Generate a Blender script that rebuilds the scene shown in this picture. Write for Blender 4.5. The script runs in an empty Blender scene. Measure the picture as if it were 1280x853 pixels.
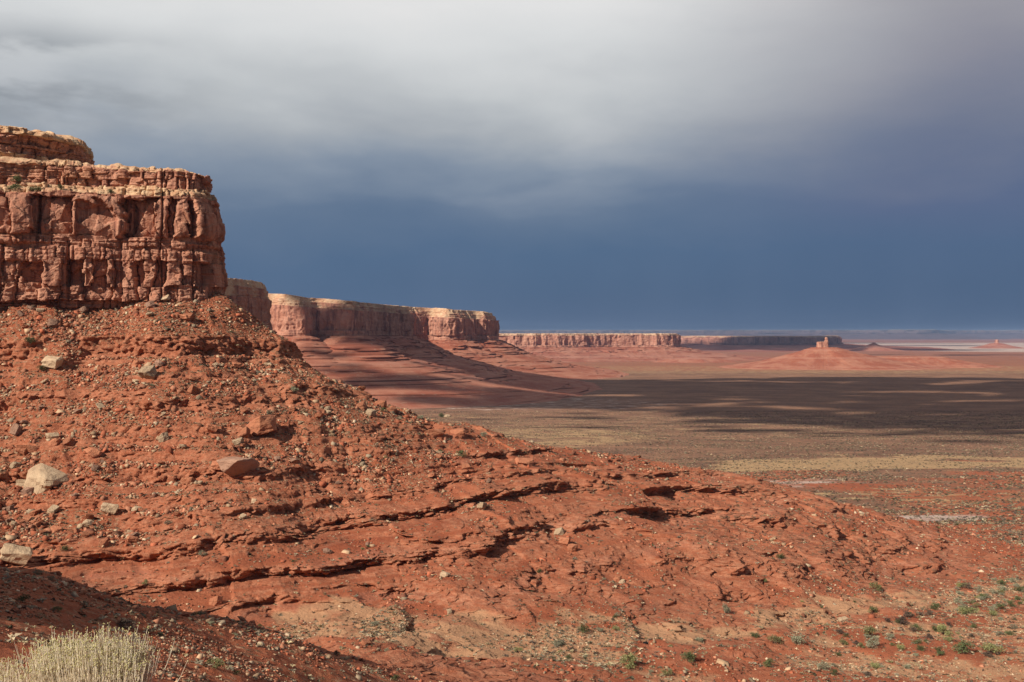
import bpy, bmesh, math, random
import numpy as np
Q = 1.0            # mesh density
F = 1244.0; HY = 418.0      # focal length in photo pixels, horizon row
random.seed(7); RNG = np.random.default_rng(11)
sc = bpy.context.scene
C = sc.collection

# ------------------------------------------------------------------ camera, world, sun
cam_d = bpy.data.cameras.new('camera'); cam = bpy.data.objects.new('camera', cam_d); C.objects.link(cam)
cam_d.sensor_width = 36.0; cam_d.lens = 36.0*F/1280
cam_d.shift_y = -(426.5-HY)/1280
cam_d.clip_start = 0.1; cam_d.clip_end = 400000
cam.location = (0, 0, 0); cam.rotation_euler = (math.pi/2, 0, 0)
sc.camera = cam
sc.view_settings.view_transform = 'Standard'; sc.view_settings.look = 'None'
sc.view_settings.exposure = 0.27; sc.view_settings.gamma = 1.0
sc.cycles.max_bounces = 5; sc.cycles.volume_bounces = 0
sc.cycles.use_denoising = True

SUN = np.array([-0.60, -0.55, 0.57]); SUN /= np.linalg.norm(SUN)
sun_el = math.asin(SUN[2]); sun_rot = math.atan2(SUN[0], SUN[1])
sd = bpy.data.lights.new('sun', 'SUN'); sd.energy = 5.0; sd.angle = math.radians(0.5); sd.color = (1.0, 0.93, 0.83)
so = bpy.data.objects.new('sun', sd); C.objects.link(so)
from mathutils import Vector
so.rotation_euler = Vector(SUN.tolist()).to_track_quat('Z', 'Y').to_euler()

def lin(r, g, b):
    f = lambda c: (c/255/12.92) if c/255 <= .04045 else ((c/255+.055)/1.055)**2.4
    return (f(r), f(g), f(b), 1.0)

class NT:
    """small node-tree helper"""
    def __init__(s, tree): s.t = tree; s.n = tree.nodes; s.l = tree.links
    def new(s, typ, **kw):
        n = s.n.new(typ)
        for k, v in kw.items(): setattr(n, k, v)
        return n
    def put(s, sock, v):
        if hasattr(v, 'is_output') or isinstance(v, bpy.types.NodeSocket): s.l.new(v, sock)
        else: sock.default_value = v
    def math(s, op, a, b=None, c=None, clamp=False):
        n = s.new('ShaderNodeMath', operation=op); n.use_clamp = clamp
        s.put(n.inputs[0], a)
        if b is not None: s.put(n.inputs[1], b)
        if c is not None: s.put(n.inputs[2], c)
        return n.outputs[0]
    def mix(s, f, a, b, blend='MIX'):
        n = s.new('ShaderNodeMix', data_type='RGBA', blend_type=blend)
        s.put(n.inputs[0], f); s.put(n.inputs[6], a); s.put(n.inputs[7], b)
        return n.outputs[2]
    def noise(s, vec, scale, detail=4, rough=.55, dist=0.0):
        n = s.new('ShaderNodeTexNoise'); s.put(n.inputs['Vector'], vec)
        n.inputs['Scale'].default_value = scale; n.inputs['Detail'].default_value = detail
        n.inputs['Roughness'].default_value = rough; n.inputs['Distortion'].default_value = dist
        return n.outputs['Fac']
    def mapping(s, vec, scale=(1, 1, 1), loc=(0, 0, 0)):
        n = s.new('ShaderNodeMapping'); s.put(n.inputs['Vector'], vec)
        n.inputs['Scale'].default_value = scale; n.inputs['Location'].default_value = loc
        return n.outputs[0]
    def ramp(s, f, stops, interp='LINEAR'):
        n = s.new('ShaderNodeValToRGB'); s.put(n.inputs[0], f); cr = n.color_ramp; cr.interpolation = interp
        while len(cr.elements) < len(stops): cr.elements.new(0.5)
        for e, (p, c) in zip(cr.elements, stops):
            e.position = p; e.color = c if len(c) == 4 else (*c, 1)
        return n.outputs[0]
    def step(s, f, a, b):      # smooth map range to 0..1
        n = s.new('ShaderNodeMapRange', interpolation_type='SMOOTHSTEP'); s.put(n.inputs[0], f)
        n.inputs[1].default_value = a; n.inputs[2].default_value = b
        return n.outputs[0]
    def attr(s, name):
        n = s.new('ShaderNodeAttribute'); n.attribute_name = name
        return n

w = bpy.data.worlds.new('World'); sc.world = w; w.use_nodes = True
nt = NT(w.node_tree); w.node_tree.nodes.clear()
sky = nt.new('ShaderNodeTexSky', sky_type='NISHITA'); sky.sun_disc = False
sky.sun_elevation = sun_el; sky.sun_rotation = sun_rot; sky.altitude = 1900
bg1 = nt.new('ShaderNodeBackground'); nt.l.new(sky.outputs[0], bg1.inputs[0]); bg1.inputs[1].default_value = 0.05
tc = nt.new('ShaderNodeTexCoord').outputs['Generated']
sx = nt.new('ShaderNodeSeparateXYZ'); nt.l.new(tc, sx.inputs[0])
hx, hy, hz = sx.outputs
rad = nt.math('SQRT', nt.math('ADD', nt.math('MULTIPLY', hx, hx), nt.math('MULTIPLY', hy, hy)))
elev = nt.math('DIVIDE', hz, nt.math('MAXIMUM', rad, 1e-3))
azim = nt.math('ARCTAN2', hx, hy)                 # 0 straight ahead, + to the right
cmb = nt.new('ShaderNodeCombineXYZ'); nt.l.new(azim, cmb.inputs[0]); nt.l.new(elev, cmb.inputs[1])
cv = cmb.outputs[0]
n1 = nt.noise(nt.mapping(cv, (1.0, 2.2, 1)), 2.6, 5, .5, .3)
n2 = nt.noise(nt.mapping(cv, (1.0, 3.0, 1), (3.1, 1.7, 0)), 6.0, 6, .55, .2)
n3 = nt.noise(nt.mapping(cv, (3.2, .5, 1), (1, 5, 0)), 3.0, 3, .5)
ew = nt.math('ADD', elev, nt.math('MULTIPLY', nt.math('SUBTRACT', n1, .5), .13))
ew = nt.math('ADD', ew, nt.math('MULTIPLY', nt.math('SUBTRACT', n2, .5), .055))
E = lambda py: max(0.0, (HY-py)/F)
# ramp positions = elevation tangent / 0.4
def rp(stops): return [(min(1, E(py)/.4), lin(*c)) for py, c in stops]
left = nt.ramp(nt.math('DIVIDE', ew, .4), rp([(418, (82, 104, 134)), (320, (84, 109, 140)), (262, (102, 122, 148)), (215, (134, 148, 166)), (165, (172, 178, 185)), (120, (198, 202, 205)), (50, (220, 222, 223)), (0, (230, 230, 230))]))
right = nt.ramp(nt.math('DIVIDE', ew, .4), rp([(418, (80, 102, 132)), (320, (82, 105, 137)), (250, (92, 108, 140)), (190, (116, 124, 146)), (120, (142, 143, 156)), (50, (158, 157, 165)), (0, (174, 171, 176))]))
frt = nt.step(nt.math('ADD', azim, nt.math('MULTIPLY', nt.math('SUBTRACT', n1, .5), .25)), .06, .42)
storm = nt.mix(frt, left, right)
# darker ragged cloud at far left, rain streaks
dk = nt.math('MULTIPLY', nt.step(azim, -.20, -.50), nt.math('MULTIPLY', nt.step(elev, .17, .22), nt.step(elev, .30, .25)))
dkn = nt.math('MULTIPLY', dk, nt.step(n2, .40, .56))
storm = nt.mix(nt.math('MULTIPLY', dkn, .8), storm, lin(132, 139, 148))
storm = nt.mix(nt.math('MULTIPLY', nt.math('MULTIPLY', nt.step(n3, .35, .8), nt.step(elev, .22, .06)), .10), storm, lin(118, 136, 164))
n4 = nt.noise(nt.mapping(cv, (1.0, 2.6, 1), (7.7, 2.2, 0)), 3.4, 6, .52, .15)
storm = nt.mix(nt.math('MULTIPLY', nt.math('MULTIPLY', nt.step(n4, .50, .68), nt.step(elev, .10, .2)), .12), storm, lin(125, 132, 145))
storm = nt.mix(nt.math('MULTIPLY', nt.math('MULTIPLY', nt.step(n4, .47, .33), nt.math('MULTIPLY', nt.step(elev, .10, .2), nt.step(azim, .25, .0))), .20), storm, lin(225, 226, 228))
bg2 = nt.new('ShaderNodeBackground'); nt.l.new(storm, bg2.inputs[0]); bg2.inputs[1].default_value = 0.80
mx = nt.new('ShaderNodeMixShader')
cover = nt.math('MULTIPLY', nt.step(nt.math('ADD', hy, nt.math('MULTIPLY', n1, .3)), -.25, .35), 1.0)
nt.put(mx.inputs[0], cover); nt.l.new(bg1.outputs[0], mx.inputs[1]); nt.l.new(bg2.outputs[0], mx.inputs[2])
wo = nt.new('ShaderNodeOutputWorld'); nt.l.new(mx.outputs[0], wo.inputs[0])

# ------------------------------------------------------------------ numpy noise
_perm = RNG.permutation(256).astype(np.int32); _perm = np.concatenate([_perm, _perm, _perm])
_val = (RNG.random(256)*2-1).astype(np.float32)
def vnoise(x, y, z=None, seed=0):
    x = np.asarray(x, np.float32)+seed*17.31; y = np.asarray(y, np.float32)+seed*7.77
    xi = np.floor(x).astype(np.int32); yi = np.floor(y).astype(np.int32)
    fx = x-xi; fy = y-yi
    fx = fx*fx*fx*(fx*(fx*6-15)+10); fy = fy*fy*fy*(fy*(fy*6-15)+10)
    xi &= 255; yi &= 255; x1 = (xi+1) & 255; y1 = (yi+1) & 255
    px0 = _perm[xi]; px1 = _perm[x1]
    a = _perm[px0+yi]; b = _perm[px1+yi]; c = _perm[px0+y1]; d = _perm[px1+y1]
    if z is None:
        n = (_val[a]*(1-fx)+_val[b]*fx)*(1-fy)+(_val[c]*(1-fx)+_val[d]*fx)*fy
        return n
    z = np.asarray(z, np.float32)+seed*3.3
    zi = np.floor(z).astype(np.int32); fz = z-zi; fz = fz*fz*fz*(fz*(fz*6-15)+10); zi &= 255; z1 = (zi+1) & 255
    def lay(zz): return (_val[_perm[a+zz]]*(1-fx)+_val[_perm[b+zz]]*fx)*(1-fy)+(_val[_perm[c+zz]]*(1-fx)+_val[_perm[d+zz]]*fx)*fy
    return lay(zi)*(1-fz)+lay(z1)*fz
def fbm(x, y, z=None, o=4, g=.5, seed=0):
    s = 0; a = 1; t = 0
    for k in range(o):
        f = 2.03**k
        s = s+a*vnoise(x*f, y*f, None if z is None else z*f, seed+k*5); t += a; a *= g
    return s/t
def sst(a, b, x):
    t = np.clip((x-a)/(b-a), 0, 1); return t*t*(3-2*t)
def ridged(x, y, z=None, o=4, seed=0):
    s = 0; a = 1; t = 0
    for k in range(o):
        f = 2.1**k
        s = s+a*(1-np.abs(vnoise(x*f, y*f, None if z is None else z*f, seed+k*5))*2.2); t += a; a *= .5
    return s/t

def worley(x, y, z, seed=0, tilt=.6):
    """angular chips: a random level per cell and a tilted face inside it; -1..1"""
    sh = np.broadcast(x, y, z).shape
    x, y, z = [np.broadcast_to(np.asarray(a, np.float32), sh).ravel() for a in (x, y, z)]
    xi, yi, zi = [np.floor(a).astype(np.int32) for a in (x, y, z)]
    best = np.full(x.shape, 9., np.float32); out = np.zeros(x.shape, np.float32)
    for dx in (-1, 0, 1):
        for dy in (-1, 0, 1):
            for dz in (-1, 0, 1):
                cx, cy, cz = xi+dx, yi+dy, zi+dz
                h = _perm[_perm[_perm[(cx+seed) & 255]+(cy & 255)]+(cz & 255)]
                r1 = _val[h]; r2 = _val[(h*7+3) & 255]; r3 = _val[(h*13+5) & 255]; r4 = _val[(h*29+11) & 255]
                ox = x-(cx+.5+.42*r1); oy = y-(cy+.5+.42*r2); oz = z-(cz+.5+.42*r3)
                d = ox*ox+oy*oy+oz*oz; m = d < best
                best = np.where(m, d, best); out = np.where(m, r4+tilt*(ox*r2+oy*r3+oz*r1), out)
    return out.reshape(sh)

# ------------------------------------------------------------------ mesh helpers
def mesh_np(name, V, Fq, mat, attrs=None, smooth=False, parent=None, link=True):
    """V (n,3); Fq (m,k) integer faces all with k corners"""
    me = bpy.data.meshes.new(name)
    V = np.ascontiguousarray(V, np.float32); Fq = np.ascontiguousarray(Fq, np.int32); m, k = Fq.shape
    me.vertices.add(len(V)); me.vertices.foreach_set('co', V.ravel())
    me.loops.add(m*k); me.loops.foreach_set('vertex_index', Fq.ravel())
    me.polygons.add(m); me.polygons.foreach_set('loop_start', np.arange(0, m*k, k, dtype=np.int32))
    try: me.polygons.foreach_set('loop_total', np.full(m, k, np.int32))
    except Exception: pass
    for an, av in (attrs or {}).items():
        av = np.asarray(av, np.float32)
        if av.ndim == 1:
            at = me.attributes.new(an, 'FLOAT', 'POINT'); at.data.foreach_set('value', av)
        else:
            at = me.attributes.new(an, 'FLOAT_COLOR', 'POINT')
            if av.shape[1] == 3: av = np.concatenate([av, np.ones((len(av), 1), np.float32)], 1)
            at.data.foreach_set('color', np.ascontiguousarray(av).ravel())
    me.update(calc_edges=True)
    if smooth: me.polygons.foreach_set('use_smooth', np.ones(m, bool))
    if mat: me.materials.append(mat)
    o = bpy.data.objects.new(name, me)
    if link: C.objects.link(o)
    if parent: o.parent = parent
    return o
def grid_faces(R, Cn, off=0, flip=False):
    i = np.arange(R-1)[:, None]*Cn+np.arange(Cn-1)[None, :]
    f = np.stack([i, i+1, i+Cn+1, i+Cn], -1).reshape(-1, 4)+off
    return f[:, ::-1] if flip else f
def tag(o, label=None, cat=None, group=None, kind=None):
    if label: o['label'] = label
    if cat: o['category'] = cat
    if group: o['group'] = group
    if kind: o['kind'] = kind
    return o
def empty(name, loc=(0, 0, 0), rz=0):
    o = bpy.data.objects.new(name, None); C.objects.link(o); o.location = loc; o.rotation_euler = (0, 0, rz)
    o.empty_display_size = .1
    return o

# ------------------------------------------------------------------ materials
def new_mat(name, rough=.95):
    m = bpy.data.materials.new(name); m.use_nodes = True
    t = NT(m.node_tree); b = m.node_tree.nodes['Principled BSDF']
    b.inputs['Roughness'].default_value = rough; b.inputs['Specular IOR Level'].default_value = .15
    return m, t, b
def obj_coord(t):
    g = t.new('ShaderNodeNewGeometry'); return g.outputs['Position']
def bump(t, b, h, dist, strength=1.0, prev=None):
    n = t.new('ShaderNodeBump'); n.inputs['Strength'].default_value = strength; n.inputs['Distance'].default_value = dist
    t.put(n.inputs['Height'], h)
    if prev is not None: t.l.new(prev, n.inputs['Normal'])
    t.l.new(n.outputs[0], b.inputs['Normal']); return n.outputs[0]

def soil_material():
    m, t, b = new_mat('red_soil')
    p = obj_coord(t)
    riser = t.attr('riser').outputs['Fac']; tal = t.attr('talus').outputs['Fac']; wash = t.attr('wash').outputs['Fac']
    och = t.attr('ochre').outputs['Fac']; pale = t.attr('pale').outputs['Fac']; sage = t.attr('sage').outputs['Fac']
    big = t.noise(p, .018, 5, .6); mid = t.noise(p, .14, 5, .6); fine = t.noise(p, 1.6, 4, .65)
    col = t.mix(t.step(big, .3, .7), (.32, .086, .038, 1), (.38, .122, .058, 1))
    col = t.mix(t.math('MULTIPLY', t.step(mid, .42, .72), .6), col, (.25, .068, .032, 1))
    # thin beds seen as bands of tone following height
    sp = t.new('ShaderNodeSeparateXYZ'); t.l.new(p, sp.inputs[0])
    zb = t.math('ADD', t.math('MULTIPLY', sp.outputs[2], .55), t.math('MULTIPLY', mid, 1.2))
    cz = t.new('ShaderNodeCombineXYZ'); t.l.new(zb, cz.inputs[2])
    beds = t.noise(cz.outputs[0], 1.0, 3, .7)
    bm = t.attr('hill').outputs['Fac']
    col = t.mix(t.math('MULTIPLY', t.math('MULTIPLY', t.step(beds, .5, .68), .55), bm), col, (.47, .20, .125, 1))
    col = t.mix(t.math('MULTIPLY', t.math('MULTIPLY', t.step(beds, .46, .34), .55), bm), col, (.22, .05, .026, 1))
    rc = t.mix(t.step(t.noise(t.mapping(p, (.5, .5, 2.0)), .9, 4, .6), .38, .66), (.35, .12, .060, 1), (.55, .27, .155, 1))
    col = t.mix(t.math('MULTIPLY', riser, .5), col, rc)
    # scree: stones of several tones
    vo = t.new('ShaderNodeTexVoronoi', feature='F1'); t.l.new(p, vo.inputs['Vector']); vo.inputs['Scale'].default_value = 1.1
    vs = t.new('ShaderNodeSeparateColor'); t.l.new(vo.outputs['Color'], vs.inputs[0])
    st = t.ramp(vs.outputs[0], [(0, (.30, .085, .038)), (.42, (.34, .14, .075)), (.62, (.36, .22, .125)), (.76, (.46, .31, .19)), (.86, (.15, .135, .075)), (1, (.42, .17, .09))], 'CONSTANT')
    tmk = t.math('MULTIPLY', t.step(t.math('ADD', tal, t.math('MULTIPLY', t.math('SUBTRACT', mid, .5), .9)), .25, .75), t.step(t.noise(p, .7, 3, .6), .36, .62))
    col = t.mix(t.math('MULTIPLY', tmk, .8), col, st)
    col = t.mix(t.math('MULTIPLY', t.step(t.math('ADD', wash, t.math('MULTIPLY', t.math('SUBTRACT', mid, .5), .8)), .3, .7), .9), col, t.mix(fine, (.36, .17, .085, 1), (.56, .34, .19, 1)))
    # valley covers
    s2 = t.noise(t.mapping(p, (.55, 1.0, 1)), .012, 6, .62)
    s3 = t.noise(t.mapping(p, (.5, 1.0, 1)), .045, 5, .6)
    sg = t.mix(t.step(s2, .35, .65), (.165, .082, .050, 1), (.27, .138, .080, 1))
    sg = t.mix(t.math('MULTIPLY', t.step(s3, .52, .68), .55), sg, (.33, .18, .10, 1))
    sgm = t.step(t.math('ADD', sage, t.math('MULTIPLY', t.math('SUBTRACT', s3, .5), .7)), .25, .75)
    col = t.mix(sgm, col, sg)
    col = t.mix(t.step(t.math('ADD', och, t.math('MULTIPLY', t.math('SUBTRACT', s3, .5), 1.6)), .42, .72), col, (.40, .25, .125, 1))
    col = t.mix(t.step(t.math('ADD', pale, t.math('MULTIPLY', t.math('SUBTRACT', s3, .5), 1.6)), .45, .8), col, (.50, .37, .30, 1))
    # small dark brush as dots on the flats
    v2 = t.new('ShaderNodeTexVoronoi', feature='F1'); t.l.new(p, v2.inputs['Vector']); v2.inputs['Scale'].default_value = .24
    v2.inputs['Randomness'].default_value = 1.0
    dot = t.math('MULTIPLY', t.step(v2.outputs['Distance'], .36, .22), t.step(t.noise(p, .02, 3, .6), .32, .5))
    flat = t.math('MAXIMUM', sage, t.attr('dots').outputs['Fac'])
    col = t.mix(t.math('MULTIPLY', t.math('MULTIPLY', dot, flat), .8), col, (.085, .075, .045, 1))
    v3 = t.new('ShaderNodeTexVoronoi', feature='F1'); t.l.new(p, v3.inputs['Vector']); v3.inputs['Scale'].default_value = .085
    dot3 = t.math('MULTIPLY', t.step(v3.outputs['Distance'], .34, .2), sage)
    col = t.mix(t.math('MULTIPLY', dot3, .5), col, (.075, .062, .042, 1))
    col = t.mix(t.math('MULTIPLY', t.step(fine, .45, .7), .35), col, (.22, .07, .035, 1))
    t.l.new(col, b.inputs['Base Color'])
    h = t.math('ADD', t.noise(p, .8, 5, .7), t.math('MULTIPLY', t.noise(p, 4.0, 4, .7), .25))
    vb = t.math('MULTIPLY', t.math('SUBTRACT', .5, vo.outputs['Distance']), t.math('MULTIPLY', tmk, .6))
    bump(t, b, t.math('ADD', h, vb), .9, .8)
    return m

def cliff_material(name='sandstone', s=1.0, tone=(1, 1, 1), sat=1.0, band=None):
    """s: metres-scale of the detail; the rock of cap beds is tan (attribute cap), other beds red-brown"""
    m, t, b = new_mat(name)
    p = obj_coord(t)
    k = 1.0/s
    cap = t.attr('cap').outputs['Fac']; skirt = t.attr('skirt').outputs['Fac']
    big = t.noise(p, .035*k, 5, .6); mid = t.noise(p, .25*k, 5, .62); fine = t.noise(p, 1.8*k, 4, .65)
    streak = t.noise(t.mapping(p, (1, 1, .10)), .45*k, 5, .65, .4)
    T = lambda r, g, bb: (r*tone[0], g*tone[1], bb*tone[2], 1)
    col = t.mix(t.step(mid, .3, .7), T(.40, .165, .098), T(.52, .260, .165))
    col = t.mix(t.math('MULTIPLY', t.step(streak, .48, .62), .8), col, T(.20, .080, .055))
    col = t.mix(t.math('MULTIPLY', t.step(big, .55, .7), .5), col, T(.50, .25, .14))
    sp = t.new('ShaderNodeSeparateXYZ'); t.l.new(p, sp.inputs[0])
    cz = t.new('ShaderNodeCombineXYZ'); t.l.new(t.math('ADD', t.math('MULTIPLY', sp.outputs[2], .45*k), t.math('MULTIPLY', big, .8)), cz.inputs[2])
    beds = t.noise(cz.outputs[0], 1.0, 4, .7)
    col = t.mix(t.math('MULTIPLY', t.step(beds, .55, .68), .45), col, T(.50, .28, .175))
    col = t.mix(t.math('MULTIPLY', t.step(beds, .45, .32), .55), col, T(.20, .065, .038))
    capc = t.mix(t.step(mid, .35, .68), T(.60, .40, .235), T(.46, .24, .13))
    cn = t.noise(p, .12*k, 4, .6)
    col = t.mix(t.step(t.math('ADD', cap, t.math('MULTIPLY', t.math('SUBTRACT', cn, .5), 2.0)), .35, .75), col, capc)
    sk = t.mix(t.step(t.noise(p, .07*k, 6, .65), .38, .62), T(.29, .085, .044), T(.38, .15, .085))
    sk = t.mix(t.math('MULTIPLY', t.step(beds, .5, .6), .5), sk, T(.42, .19, .12))
    sk = t.mix(t.math('MULTIPLY', t.step(beds, .44, .36), .6), sk, T(.19, .055, .034))
    sk = t.mix(t.math('MULTIPLY', t.step(t.noise(p, .5*k, 3, .6), .58, .7), .4), sk, T(.46, .30, .2))
    col = t.mix(skirt, col, sk)
    t.l.new(col, b.inputs['Base Color'])
    h = t.math('ADD', t.math('ADD', fine, t.math('MULTIPLY', mid, .5)), t.math('MULTIPLY', t.noise(p, 7*k, 3, .7), .2))
    bump(t, b, h, .45*s, .8)
    return m

def rock_material(name, c1, c2, c3):
    m, t, b = new_mat(name)
    g = t.new('ShaderNodeTexCoord').outputs['Object']
    oi = t.new('ShaderNodeObjectInfo').outputs['Random']
    n = t.noise(g, 2.2, 5, .65); f = t.noise(g, 9.0, 4, .7)
    col = t.mix(t.step(n, .3, .7), (*c1, 1), (*c2, 1))
    col = t.mix(t.math('MULTIPLY', t.step(f, .5, .7), .5), col, (*c3, 1))
    hs = t.new('ShaderNodeHueSaturation'); t.l.new(col, hs.inputs['Color']); t.put(hs.inputs['Value'], t.math('ADD', .8, t.math('MULTIPLY', oi, .4)))
    t.l.new(hs.outputs[0], b.inputs['Base Color'])
    zb_ = t.noise(t.mapping(g, (1, 1, 7)), 1.6, 4, .6)
    bump(t, b, t.math('ADD', t.math('ADD', n, zb_), t.math('MULTIPLY', f, .5)), .6, .9)
    return m

def tint_material(name, rough=.9, noise=True, trans=0.0):
    m, t, b = new_mat(name, rough)
    a = t.attr('tint').outputs['Color']
    if noise:
        n = t.noise(obj_coord(t), 3.0, 3, .6)
        a = t.mix(t.math('MULTIPLY', t.step(n, .35, .7), .35), a, t.mix(1.0, a, (.45, .42, .4, 1), 'MULTIPLY'))
    t.l.new(a, b.inputs['Base Color'])
    return m
def leaf_material(name, c1, c2, rough=.8):
    m, t, b = new_mat(name, rough)
    g = t.new('ShaderNodeTexCoord').outputs['Object']; oi = t.new('ShaderNodeObjectInfo').outputs['Random']
    n = t.noise(g, 3.5, 3, .6)
    col = t.mix(t.step(n, .3, .7), (*c1, 1), (*c2, 1))
    hs = t.new('ShaderNodeHueSaturation'); t.l.new(col, hs.inputs['Color']); t.put(hs.inputs['Value'], t.math('ADD', .75, t.math('MULTIPLY', oi, .5)))
    t.put(hs.inputs['Hue'], t.math('ADD', .485, t.math('MULTIPLY', oi, .03)))
    t.l.new(hs.outputs[0], b.inputs['Base Color'])
    return m
M_SOIL = soil_material()

# ------------------------------------------------------------------ terrain: one height model for the whole land
def at(px, py, D): return ((px-640)/F*D, D, (HY-py)/F*D)
CP = [at(*a) for a in [
    # foot of the cliff and the talus cone
    (0, 378, 432), (60, 378, 436), (130, 396, 436), (180, 378, 444), (230, 371, 452), (285, 376, 462), (320, 398, 466), (-80, 380, 425), (-200, 384, 395),
    # upper slope
    (0, 430, 415), (100, 432, 415), (200, 430, 414), (300, 432, 436), (370, 440, 466), (-120, 430, 395),
    (0, 500, 385), (200, 500, 378), (330, 500, 398), (440, 486, 468), (400, 520, 402), (-100, 520, 360),
    (0, 600, 340), (200, 600, 336), (330, 600, 345), (400, 600, 362), (480, 560, 395), (520, 520, 470), (560, 529, 474), (600, 531, 480),
    (0, 690, 292), (100, 690, 296), (250, 680, 298), (400, 690, 308), (400, 645, 338), (550, 628, 360), (560, 560, 414), (-120, 700, 260),
    (100, 735, 270), (250, 752, 275), (400, 770, 272), (550, 700, 310), (550, 665, 334), (500, 760, 274), (600, 795, 262),
    (640, 560, 450), (700, 562, 486), (700, 600, 414), (700, 680, 342), (700, 755, 294), (780, 572, 505), (850, 580, 515), (850, 625, 432), (850, 700, 350), (850, 758, 304),
    (930, 594, 520), (1000, 614, 522), (1000, 660, 422), (1000, 722, 352), (1100, 642, 508), (1100, 700, 418), (1190, 674, 492), (1150, 745, 362),
    # wash and plain at the right
    (450, 790, 252), (600, 808, 252), (800, 792, 272), (1000, 776, 308), (1200, 750, 362), (1280, 700, 470), (1280, 780, 322), (1280, 640, 672), (1400, 700, 470), (1400, 800, 300),
    (1180, 620, 800), (1280, 600, 960), (1100, 600, 930), (1000, 603, 900), (1280, 560, 1445), (900, 575, 1240), (1400, 560, 1445), (900, 520, 2320), (1280, 520, 2320), (640, 520, 2200), (500, 512, 2400), (700, 545, 1650), (300, 520, 2200), (0, 520, 2200), (-150, 520, 2200), (1450, 520, 2320),
    # near slopes
    (400, 853, 128), (500, 853, 160), (600, 853, 200), (700, 853, 222), (800, 853, 236), (1000, 853, 248), (1280, 853, 257), (1400, 853, 255),
    (0, 706, 128), (60, 722, 134), (130, 752, 142), (200, 770, 152), (270, 778, 162), (330, 790, 174), (400, 815, 180), (500, 822, 205), (-100, 695, 115),
    (0, 780, 84), (100, 800, 90), (200, 820, 98), (300, 835, 110), (0, 853, 55), (200, 853, 74), (-150, 760, 70),
    (60, 745, 165), (180, 790, 178), (300, 805, 195),
]]
CP += [(-1, 1, -1.75), (1, 2, -1.8), (-2, 4, -2.1), (3, 4, -2.3), (-3.5, 8, -3.15), (-7, 1, -2.4), (-8, 4, -3.4), (7, 1, -2.6), (8, 4, -3.6), (-12, 8, -4.6), (-30, 20, -9), (-40, 40, -13), (0, 8, -3.4), (4, 8, -3.6), (-9, 20, -8.4), (0, 20, -9.2), (9, 20, -9.6), (0, 45, -22), (25, 45, -24), (0, 100, -48), (45, 100, -52), (90, 110, -60), (60, 180, -78),
       (-60, 600, -84), (20, 640, -118), (110, 660, -124), (190, 680, -122), (-110, 560, -60), (-120, 760, -132), (0, 900, -150), (-200, 1000, -150), (-300, 700, -60), (250, 640, -120)]
CP = np.array(CP)
def tpsin(x, y): return np.stack([x/(y+6)*1.6, np.log(y+6)], -1)
_ci = tpsin(CP[:, 0], CP[:, 1]); _n = len(_ci)
def _k(d2): return np.where(d2 > 1e-12, .5*d2*np.log(np.maximum(d2, 1e-12)), 0)
_A = _k(((_ci[:, None]-_ci[None])**2).sum(-1))+np.eye(_n)*2e-4
_P = np.concatenate([np.ones((_n, 1)), _ci], 1)
_M = np.block([[_A, _P], [_P.T, np.zeros((3, 3))]])
_w = np.linalg.solve(_M, np.concatenate([CP[:, 2], np.zeros(3)])).astype(np.float64)
def base_h(x, y):
    sh = x.shape; x = x.ravel(); y = y.ravel(); out = np.empty(len(x), np.float32)
    for a in range(0, len(x), 60000):
        u = tpsin(x[a:a+60000], np.minimum(y[a:a+60000], 2900.)).astype(np.float32)
        d2 = ((u[:, None, :]-_ci[None].astype(np.float32))**2).sum(-1)
        out[a:a+60000] = _k(d2)@_w[:_n].astype(np.float32)+_w[_n]+u@_w[_n+1:].astype(np.float32)
    out = out.reshape(sh); y = y.reshape(sh)
    far = -200-np.clip((y-6000)/6000, 0, 1)*25
    f = sst(1500, 2800, y)
    return out*(1-f)+far*f

q = Q
rows = np.concatenate([np.linspace(1, 45, int(90*q), endpoint=False), np.linspace(45, 110, int(270*q), endpoint=False), np.linspace(110, 215, int(330*q), endpoint=False),
                       np.linspace(215, 560, int(800*q), endpoint=False), np.geomspace(560, 1200, int(230*q), endpoint=False), np.geomspace(1200, 9000, int(260*q), endpoint=False), np.geomspace(9000, 150000, int(90*q))])
cols = np.concatenate([np.linspace(-1.0, -.55, 60, endpoint=False), np.linspace(-.55, .55, int(1050*q), endpoint=False), np.linspace(.55, .9, 40)])
TH, YY = np.meshgrid(cols, rows)
X0 = TH*(YY+6); Y0 = YY
Zb = base_h(X0, Y0)
def gy(A): return np.gradient(A, rows, axis=0)
def gx(A): return np.gradient(A, cols, axis=1)
Zx = gx(Zb)/(YY+6); Zy = gy(Zb)-TH*Zx
slope = np.hypot(Zx, Zy)
gxn = -Zx/np.maximum(slope, 1e-4); gyn = -Zy/np.maximum(slope, 1e-4)      # downhill unit vector
hill = sst(.075, .15, slope)*sst(150, 215, Y0)*(1-sst(560, 640, Y0))
near = 1-sst(150, 230, Y0)
Z = Zb.copy()
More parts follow.
